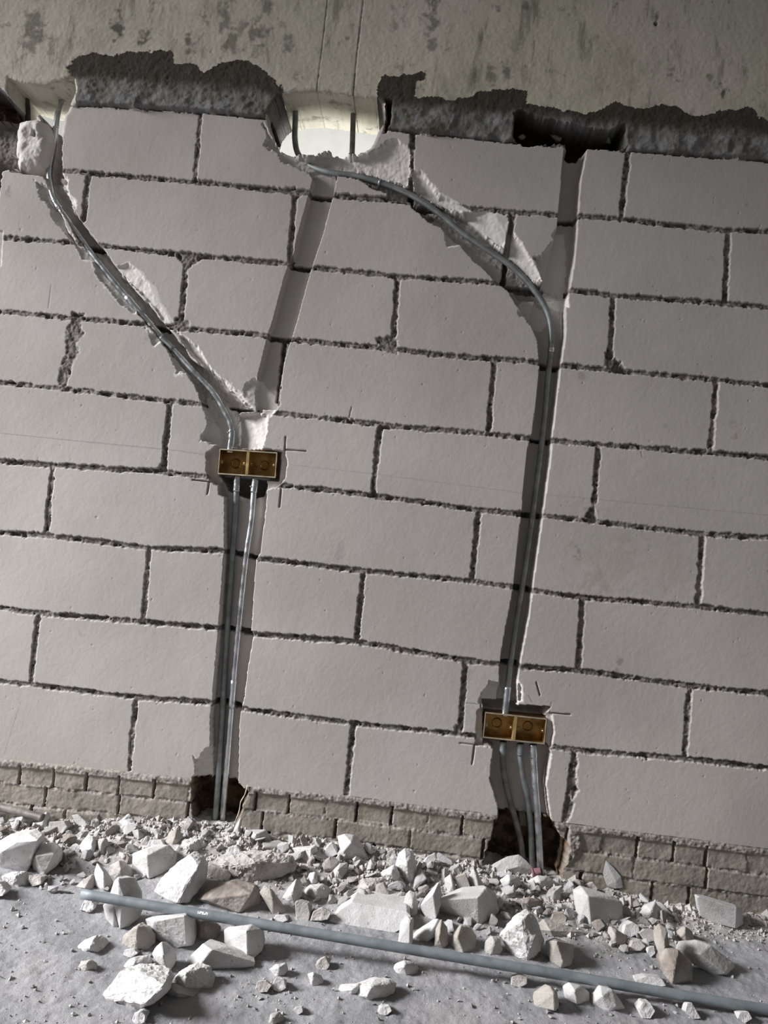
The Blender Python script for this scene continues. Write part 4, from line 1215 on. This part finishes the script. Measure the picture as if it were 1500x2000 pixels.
 ([(867, 1716), (880, 1706), (895, 1744), (890, 1752), (875, 1748)], [(884, 1728)], .02, 'chunk', 'narrow white slat leaning behind the blocky rough-topped fragment', .0004),
 ([(893, 1745), (890, 1712), (910, 1706), (922, 1740), (912, 1748)], [], .03, 'chunk_grey', 'grey piece between the white slat and the flame-shaped shard', .0006),
 ([(913, 1716), (918, 1706), (925, 1693), (934, 1716), (948, 1733), (950, 1747), (935, 1751), (921, 1742)], [(934, 1730)], .02, 'chunk', 'flame-shaped white shard on the blocky rough-topped fragment', .0004),
 ([(777, 1842), (782, 1800), (795, 1788), (808, 1793), (806, 1843), (790, 1847)], [(801, 1800), (800, 1842)], .02, 'chunk', 'narrow white slab standing upright against the conduit', .0004),
 ([(806, 1832), (830, 1816), (855, 1794), (866, 1800), (858, 1825), (835, 1840), (812, 1843)], [(845, 1815)], .03, 'chunk', 'curved pale fragment leaning on the conduit right of the upright slab', .0006),
 ([(848, 1850), (850, 1815), (862, 1795), (874, 1812), (876, 1845), (865, 1858)], [(858, 1830)], .03, 'chunk_tan', 'tan piece tucked behind the conduit below the blocky fragment', .0008),
 ([(880, 1850), (882, 1826), (900, 1808), (920, 1810), (931, 1830), (928, 1856), (910, 1863), (893, 1860)], [(893, 1830), (905, 1861)], .035, 'chunk_tan', 'round-backed fragment with a pale edge just behind the conduit', .0006),
 ([(945, 1862), (948, 1838), (962, 1828), (978, 1832), (982, 1855), (975, 1868), (958, 1870)], [(965, 1845)], .03, 'chunk_grey', 'small grey lump behind the conduit left of the shaggy fragment', .0015),
 ([(768, 1893), (772, 1882), (790, 1876), (812, 1880), (819, 1890), (815, 1905), (795, 1910), (775, 1904)], [(790, 1886)], .03, 'chunk', 'white stone alone on the floor below the middle of the conduit', .0015),
 ([(688, 1942), (700, 1926), (730, 1915), (765, 1911), (775, 1920), (770, 1940), (750, 1953), (725, 1958), (700, 1951)], [(725, 1928), (715, 1948)], .04, 'chunk', 'oblong pale stone in the front centre of the floor', .0015),
 ([(658, 1936), (700, 1920), (712, 1924), (697, 1941), (684, 1946)], [(690, 1932)], .025, 'chunk', 'thin pointed flake touching the oblong pale stone', .0004),
 ([(524, 1893), (540, 1882), (560, 1880), (563, 1893), (556, 1905), (540, 1911)], [(545, 1890)], .02, 'chunk', 'ring-edged little fragment in front of the wedge and cube', .001),
 ([(531, 1922), (540, 1909), (555, 1912), (559, 1930), (546, 1939), (533, 1933)], [], .02, 'chunk', 'small white bit touching the ring-edged little fragment', .001),
 ([(498, 1932), (503, 1917), (520, 1914), (530, 1925), (522, 1938), (506, 1940)], [], .02, 'chunk_grey', 'grey crumbly bit left of the small white bit', .0015),
 ([(600, 1902), (612, 1898), (628, 1905), (632, 1920), (622, 1929), (608, 1926)], [(612, 1905)], .02, 'chunk', 'little fragment with a white left edge alone in mid floor', .0006),
 ([(614, 1888), (622, 1876), (634, 1868), (645, 1885), (638, 1895), (622, 1895)], [], .02, 'chunk_grey', 'crumbly grey bit behind the little white-edged fragment', .0015),
 ([(573, 1973), (578, 1965), (590, 1966), (592, 1977), (582, 1983)], [], .015, 'chunk', 'tiny white pebble in the front middle', .0008),
 ([(736, 1975), (745, 1966), (760, 1963), (766, 1975), (755, 1984), (740, 1984)], [], .02, 'chunk', 'crumbly little bit below the oblong pale stone', .0015),
 ([(524, 1998), (528, 1980), (545, 1975), (555, 1985), (552, 2003), (535, 2006)], [(532, 1990)], .02, 'chunk_grey', 'small fragment cut off by the bottom edge of the view', .0008),
 ([(506, 1742), (516, 1728), (528, 1735), (560, 1784), (548, 1792), (532, 1786)], [(532, 1755)], .02, 'chunk_tan', 'long narrow piece sloping down right of the brown-stained slab', .0006),
 ([(576, 1762), (582, 1758), (602, 1765), (606, 1785), (602, 1801), (578, 1800)], [], .03, 'chunk_grey', 'grey upright block bit below the faceted white fragment', .0008),
 ([(548, 1758), (562, 1735), (578, 1716), (590, 1722), (590, 1750), (576, 1770), (556, 1766)], [(570, 1745)], .03, 'chunk', 'pale hollow-sided fragment left of the faceted white one', .001),
 ([(532, 1797), (540, 1787), (556, 1787), (563, 1798), (552, 1802)], [], .02, 'chunk', 'small white bit resting against the back of the conduit', .0008),
 ([(605, 1800), (612, 1780), (630, 1772), (648, 1782), (640, 1797), (625, 1795)], [], .025, 'chunk_grey', 'pinkish grey lump left of the wide flat slab', .0015),
 ([(944, 1703), (965, 1685), (990, 1672), (1013, 1668), (1028, 1680), (1046, 1700), (1032, 1714), (990, 1714), (955, 1710)], [(956, 1708), (1012, 1693)], .05, 'chunk', 'flat white slab lying at the foot of the three conduits', .0006),
 ([(974, 1736), (977, 1718), (995, 1708), (1015, 1712), (1019, 1728), (1000, 1736), (985, 1743)], [(995, 1722)], .03, 'chunk', 'rounded white lump in front of the flat slab by the conduits', .001),
 ([(1029, 1721), (1050, 1710), (1070, 1711), (1086, 1722), (1076, 1736), (1056, 1741), (1040, 1732)], [(1055, 1722)], .03, 'chunk', 'pale pointed lump below the red plug', .001),
 ([(968, 1780), (975, 1755), (985, 1742), (990, 1755), (980, 1772), (972, 1785)], [], .02, 'chunk', 'thin curved sliver right of the blocky rough-topped fragment', .0004),
 ([(1005, 1772), (1008, 1758), (1035, 1752), (1058, 1760), (1060, 1775), (1035, 1780)], [(1030, 1762)], .03, 'chunk_brown', 'dark dusty piece behind the shaggy fragment', .0015),
 ([(976, 1826), (1000, 1805), (1012, 1788), (1034, 1782), (1047, 1792), (1050, 1815), (1064, 1840), (1052, 1862), (1030, 1881), (1002, 1881), (993, 1860), (984, 1840)], [(1044, 1832), (1030, 1868), (1018, 1800)], .05, 'chunk', 'large shaggy fragment with a grooved face behind the conduit', .003),
 ([(1065, 1838), (1085, 1834), (1100, 1840), (1121, 1845), (1121, 1872), (1115, 1896), (1095, 1894), (1075, 1880), (1068, 1858)], [(1087, 1838), (1100, 1880)], .04, 'chunk_tan', 'wedge with one white side right of the shaggy fragment', .0006),
 ([(1120, 1740), (1137, 1733), (1150, 1745), (1200, 1750), (1216, 1762), (1218, 1805), (1155, 1809), (1128, 1800)], [(1149, 1751), (1154, 1807)], .05, 'chunk', 'sawn square-faced fragment with a grey front, right of the heap', .0004),
 ([(1177, 1706), (1183, 1680), (1199, 1695), (1213, 1712), (1217, 1734), (1202, 1736), (1185, 1730)], [(1203, 1722)], .018, 'chunk', 'white spike standing upright against the right-hand bricks', .0003),
 ([(1142, 1745), (1146, 1728), (1158, 1722), (1168, 1735), (1162, 1748)], [], .025, 'chunk_grey', 'grey rounded stone left of the white spike', .001),
 ([(1052, 1802), (1062, 1795), (1100, 1805), (1140, 1820), (1139, 1838), (1110, 1839), (1080, 1832), (1055, 1816)], [(1075, 1818)], .035, 'chunk_tan', 'long low tan piece in front of the square-faced fragment', .0008),
 ([(1077, 1795), (1080, 1785), (1098, 1782), (1108, 1792), (1104, 1803), (1085, 1804)], [], .025, 'chunk_brown', 'small dusky stone above the long low tan piece', .001),
 ([(1246, 1787), (1262, 1768), (1280, 1761), (1290, 1775), (1298, 1797), (1280, 1804), (1262, 1804), (1250, 1796)], [(1272, 1780)], .035, 'chunk', 'pale knobbly fragment right of the square-faced one', .0015),
 ([(1356, 1746), (1372, 1748), (1436, 1767), (1450, 1775), (1452, 1806), (1438, 1816), (1392, 1802), (1368, 1790), (1360, 1772)], [(1439, 1775), (1437, 1814), (1360, 1749)], .045, 'chunk', 'white rectangular block piece by the right-hand bricks', .0004),
 ([(1319, 1852), (1325, 1838), (1360, 1836), (1388, 1846), (1430, 1878), (1436, 1888), (1420, 1910), (1395, 1906), (1350, 1881), (1323, 1863)], [(1368, 1864), (1416, 1902)], .04, 'chunk', 'long pale slab resting on a brown lump at the right', .0006),
 ([(1288, 1872), (1300, 1852), (1325, 1855), (1352, 1880), (1354, 1925), (1312, 1928), (1296, 1902)], [(1318, 1890)], .05, 'chunk_brown', 'brown lump under the long pale slab at the right', .0012),
 ([(1277, 1813), (1288, 1804), (1302, 1813), (1310, 1850), (1316, 1898), (1306, 1908), (1290, 1872), (1280, 1838)], [(1298, 1850)], .03, 'chunk_tan', 'upright tan splinter left of the long pale slab', .0015),
 ([(1322, 1835), (1325, 1815), (1338, 1809), (1352, 1818), (1358, 1837), (1342, 1843)], [(1338, 1822)], .025, 'chunk_tan', 'small tan stone behind the long pale slab', .001),
 ([(1155, 1962), (1162, 1937), (1172, 1925), (1196, 1932), (1212, 1955), (1223, 1972), (1190, 1978)], [(1175, 1945), (1205, 1965)], .035, 'chunk', 'pale three-cornered fragment in front of the conduit at right', .0006),
 ([(1042, 1972), (1045, 1937), (1073, 1925), (1088, 1935), (1093, 1965), (1085, 1975), (1060, 1978)], [(1082, 1940), (1083, 1974)], .035, 'chunk_tan', 'tan cube-like fragment on the floor in front of the conduit', .0006),
 ([(1099, 1926), (1112, 1919), (1135, 1925), (1151, 1937), (1153, 1957), (1130, 1965), (1104, 1957)], [(1122, 1935), (1128, 1962)], .035, 'chunk', 'pale fragment between the tan cube and the three-cornered one', .0006),
 ([(998, 1925), (1000, 1908), (1015, 1903), (1030, 1908), (1030, 1922), (1015, 1930)], [], .025, 'chunk_grey', 'small dusty lump just in front of the conduit, left of the tan cube', .001),
 ([(1246, 1972), (1255, 1957), (1272, 1960), (1281, 1975), (1271, 1991), (1254, 1990)], [], .03, 'chunk', 'round white stone below the conduit at right', .0015),
 ([(1338, 1975), (1342, 1958), (1352, 1958), (1358, 1975), (1370, 1990), (1355, 1992)], [], .02, 'chunk', 'little tapering bit below the conduit near the right corner', .001),
 ([(1440, 1990), (1446, 1976), (1462, 1975), (1470, 1990), (1455, 2000)], [], .02, 'chunk', 'small white bit at the lower right corner', .001),
 ([(1240, 1914), (1262, 1906), (1295, 1914), (1302, 1926), (1272, 1931), (1246, 1926)], [], .03, 'chunk', 'flat white piece just behind the conduit at right', .0008),
 ([(1186, 1832), (1192, 1808), (1203, 1815), (1225, 1828), (1229, 1845), (1207, 1852), (1192, 1846)], [(1202, 1828)], .03, 'chunk_grey', 'grey stone with a white tip in front of the square-faced fragment', .0008),
 ([(1216, 1825), (1222, 1806), (1235, 1800), (1248, 1808), (1250, 1822), (1232, 1832)], [], .03, 'chunk', 'pale lump left below the knobbly fragment', .001),
 ([(1228, 1858), (1235, 1838), (1250, 1835), (1262, 1848), (1252, 1858)], [], .03, 'chunk_grey', 'rounded grey bit left of the tan splinter', .001),
 ([(1264, 1862), (1266, 1850), (1278, 1847), (1280, 1862), (1272, 1870)], [], .02, 'chunk', 'tiny bright bit left of the tan splinter', .0006),
 ([(1248, 1822), (1258, 1815), (1282, 1818), (1282, 1838), (1262, 1842)], [], .03, 'chunk_grey', 'flat grey bit behind the tan splinter', .0008),
 ([(28, 1616), (30, 1597), (45, 1591), (60, 1599), (59, 1612), (45, 1618)], [(42, 1600)], .03, 'chunk', 'pale knob below the half buried pipe at far left', .001),
 ([(60, 1612), (76, 1600), (92, 1584), (95, 1600), (92, 1622), (76, 1624)], [(84, 1605)], .03, 'chunk', 'peaked white fragment right of the half buried pipe', .0008),
 ([(92, 1622), (96, 1605), (125, 1603), (132, 1615), (122, 1628), (104, 1630)], [], .03, 'chunk_grey', 'smooth grey fragment beside the peaked white one', .0006),
 ([(140, 1592), (152, 1590), (166, 1604), (172, 1613), (160, 1616), (147, 1607)], [], .02, 'chunk', 'white sliver leaning on the bricks at left', .0006),
 ([(230, 1622), (240, 1612), (262, 1606), (270, 1612), (252, 1623), (236, 1628)], [], .02, 'chunk', 'thin white slat lying near the bricks at left', .0006),
 ([(320, 1650), (330, 1625), (345, 1618), (358, 1635), (350, 1650), (335, 1658)], [(340, 1640)], .03, 'chunk_tan', 'dark-sided fragment behind the sawn cube-like one', .001),
 ([(285, 1655), (292, 1640), (315, 1640), (322, 1652), (308, 1662)], [], .03, 'chunk', 'white fragment resting behind the sawn cube-like one', .001),
 ([(210, 1715), (214, 1690), (232, 1680), (250, 1690), (256, 1712), (240, 1722), (222, 1722)], [(235, 1700)], .03, 'chunk_grey', 'two-humped grey fragment right of the upright white shard', .0012),
 ([(400, 1700), (408, 1688), (440, 1700), (450, 1712), (445, 1726), (418, 1722)], [], .03, 'chunk_tan', 'tan fragment between the pitted slab and the lumpy clod', .0008),
 ([(823, 1690), (835, 1672), (850, 1665), (852, 1680), (838, 1693)], [], .02, 'chunk', 'pale roof-like flake, left of its pair, below the bricks', .0004),
 ([(852, 1668), (856, 1663), (882, 1680), (888, 1692), (870, 1688), (856, 1680)], [], .02, 'chunk', 'pale roof-like flake, right of its pair, below the bricks', .0004),
]
for q in CH:
    chunk(q[0], q[1], q[2], q[3], q[4], rough=q[5], yofs=-0.02 if 'cube-like fragment in front' in q[4] else 0.0)

# ---- small fragments: a few shapes, copied one by one
kinds = []
for k in range(16):
    bm = bmesh.new()
    r_ = random.Random(100 + k)
    sx_, sy_, sz_ = r_.uniform(0.7, 1.0), r_.uniform(0.45, 0.9), r_.uniform(0.3, 0.8)
    for _ in range(13):
        v_ = Vector((r_.gauss(0, 1), r_.gauss(0, 1), r_.gauss(0, 1))).normalized()
        p_ = 2.2 if k % 3 else 6
        n_ = (abs(v_.x) ** p_ + abs(v_.y) ** p_ + abs(v_.z) ** p_) ** (1 / p_)
        v_ = v_ / n_
        bm.verts.new((v_.x * sx_, v_.y * sy_, v_.z * sz_))
    rr = bmesh.ops.convex_hull(bm, input=bm.verts)
    for g in [g for g in rr['geom_interior'] + rr['geom_unused'] if isinstance(g, bmesh.types.BMVert)]:
        if g.is_valid: bm.verts.remove(g)
    rough_up(bm, 0.05, 0.5, 0.30, k * 2.3, 0.05)
    for mname in ('chunk', 'chunk_grey', 'chunk_brown'):
        m = bpy.data.meshes.new('rubble_bit')
        bm.to_mesh(m)
        m.materials.append(M[mname])
        kinds.append((m, mname))
    bm.free()


def inside(px, py, P):
    r = False
    n_ = len(P)
    for a in range(n_):
        (x1_, y1_), (x2_, y2_) = P[a], P[(a + 1) % n_]
        if (y1_ > py) != (y2_ > py) and px < x1_ + (py - y1_) * (x2_ - x1_) / (y2_ - y1_): r = not r
    return r


ZONES = [
 ('bit of rubble heaped along the bricks left of the left conduits', [(0, 1600), (380, 1606), (380, 1640), (300, 1660), (240, 1680), (200, 1690), (120, 1690), (80, 1640), (0, 1635)], 58, (8, 23)),
 ('broken bit behind the left end of the loose conduit', [(120, 1690), (260, 1680), (300, 1700), (290, 1745), (200, 1750), (60, 1745), (60, 1715)], 20, (7, 14)),
 ('broken bit at the foot of the left pair of conduits', [(380, 1612), (480, 1625), (500, 1650), (440, 1680), (390, 1640)], 20, (6, 14)),
 ('bit of rubble heaped along the bricks between the two conduit runs', [(500, 1640), (760, 1668), (940, 1690), (960, 1740), (860, 1740), (820, 1760), (760, 1760), (640, 1770), (580, 1760), (560, 1700)], 62, (10, 26)),
 ('broken bit behind the right-hand middle of the loose conduit', [(930, 1750), (1120, 1740), (1125, 1800), (1060, 1800), (1000, 1800), (950, 1830), (870, 1820)], 24, (10, 23)),
 ('broken bit at the foot of the three right-hand conduits', [(940, 1700), (1110, 1720), (1130, 1740), (1100, 1760), (960, 1750)], 16, (7, 16)),
 ('broken bit below the right-hand bricks', [(1120, 1730), (1260, 1760), (1330, 1800), (1300, 1850), (1220, 1860), (1130, 1815)], 28, (9, 20)),
 ('stone on the bare floor left of the heap', [(0, 1770), (150, 1790), (190, 1880), (180, 1990), (0, 1995)], 16, (3, 6)),
 ('stone on the floor in front of the middle of the loose conduit', [(420, 1905), (620, 1850), (760, 1900), (900, 1950), (900, 1995), (400, 1990)], 22, (3, 7)),
 ('stone on the floor in front of the right end of the loose conduit', [(920, 1900), (1100, 1950), (1480, 1995), (900, 1995)], 14, (3, 7)),
]
rs = random.Random(77)
first = {}
for label, zone, cnt, (s0, s1) in ZONES:
    x0_, x1_ = min(p[0] for p in zone), max(p[0] for p in zone)
    y0_, y1_ = min(p[1] for p in zone), max(p[1] for p in zone)
    done, tries = 0, 0
    spots = []
    while done < cnt and tries < 6000:
        tries += 1
        a, b = rs.uniform(x0_, x1_), rs.uniform(y0_, y1_)
        if not inside(a, b, zone): continue
        if any(inside(a, b + 3, q[4]) for q in PLACED): continue
        sp = rs.uniform(s0, s1) ** 1.0
        if any(math.hypot(a - c_[0], (b - c_[1]) * 1.5) < (sp + c_[2]) * (0.72 if tries < 3000 else 0.45) for c_ in spots): continue
        d = ray(a, b)
        t = -CAM[2] / d[2]
        for tt in np.arange(t * 0.75, t, 0.004):
            p = CAM + d * tt
            if p[2] <= floor_h(p[0], p[1]) or p[1] > -0.02:
                t = tt
                break
        p = CAM + d * t
        size = sp / FPX * (p[1] - CAM[1])
        me_, mn_ = kinds[rs.randrange(16) * 3 + (0 if rs.random() < 0.62 else 1 if rs.random() < 0.85 else 2)]
        o = bpy.data.objects.new('rubble_bit', me_)
        col.objects.link(o)
        sc_ = size * rs.uniform(0.85, 1.15)
        o.scale = (sc_, sc_ * rs.uniform(0.7, 1.0), sc_ * rs.uniform(0.6, 1.0))
        o.rotation_euler = (rs.uniform(-0.8, 0.8), rs.uniform(-0.8, 0.8), rs.uniform(0, 6.28))
        o.location = (p[0], min(p[1], -0.012 - size * 0.8), max(floor_h(p[0], p[1]), 0) + size * 0.30)
        tone = {'chunk': 'pale ', 'chunk_grey': 'grey ', 'chunk_brown': 'brownish '}[mn_]
        tag(o, 'small ' + tone + label, 'rubble', tone + label)
        spots.append((a, b, sp))
        done += 1

# ---- crumbs and grit: too many to count
NC = 9000
r3 = np.random.default_rng(21)
cxs = r3.uniform(-0.85, 2.1, NC * 4)
cys = -r3.random(NC * 4) ** 1.0 * 0.95
hh = np.array([floor_h(a, b) for a, b in zip(cxs, cys)])
fi = np.clip(((cxs - fx[0]) / FS).astype(int), 0, nfx - 1); fj = np.clip(((cys - fy[0]) / FS).astype(int), 0, nfy - 1)
dens = 0.05 + 0.95 * np.clip(fall[fj, fi], 0, 1) + 0.22 * (fn3[fj, fi] > 0.1) * (fn2[fj, fi] > 0)
keep = np.nonzero(r3.random(NC * 4) < dens)[0][:NC]
cxs, cys, hh = cxs[keep], cys[keep], hh[keep]
cys = np.minimum(cys, -0.008)
n_ = len(cxs)
oct_v = np.array([(1, 0, 0), (-1, 0, 0), (0, 1, 0), (0, -1, 0), (0, 0, 1), (0, 0, -1)], float)
oct_f = np.array([(0, 2, 4), (2, 1, 4), (1, 3, 4), (3, 0, 4), (2, 0, 5), (1, 2, 5), (3, 1, 5), (0, 3, 5)])
nearw = np.clip(fall[fj, fi][keep], 0, 1)
sz = np.exp(r3.normal(0, 0.45, n_)) * (0.0018 + 0.0022 * nearw)
vv = oct_v[None] * (0.6 + 0.8 * r3.random((n_, 6, 1))) * sz[:, None, None] + r3.normal(0, 0.18, (n_, 6, 3)) * sz[:, None, None]
vv += np.stack([cxs, cys, hh + sz * 0.35], 1)[:, None]
ff = (oct_f[None] + 6 * np.arange(n_)[:, None, None]).reshape(-1, 3)
me = bpy.data.meshes.new('rubble_crumbs')
me.from_pydata(vv.reshape(-1, 3).tolist(), [], ff.tolist())
me.materials.append(M['chunk_grey'])
o = bpy.data.objects.new('rubble_crumbs', me)
col.objects.link(o)
tag(o, 'fine white crumbs and grit strewn over the heap and the floor', 'grit', kind='stuff')
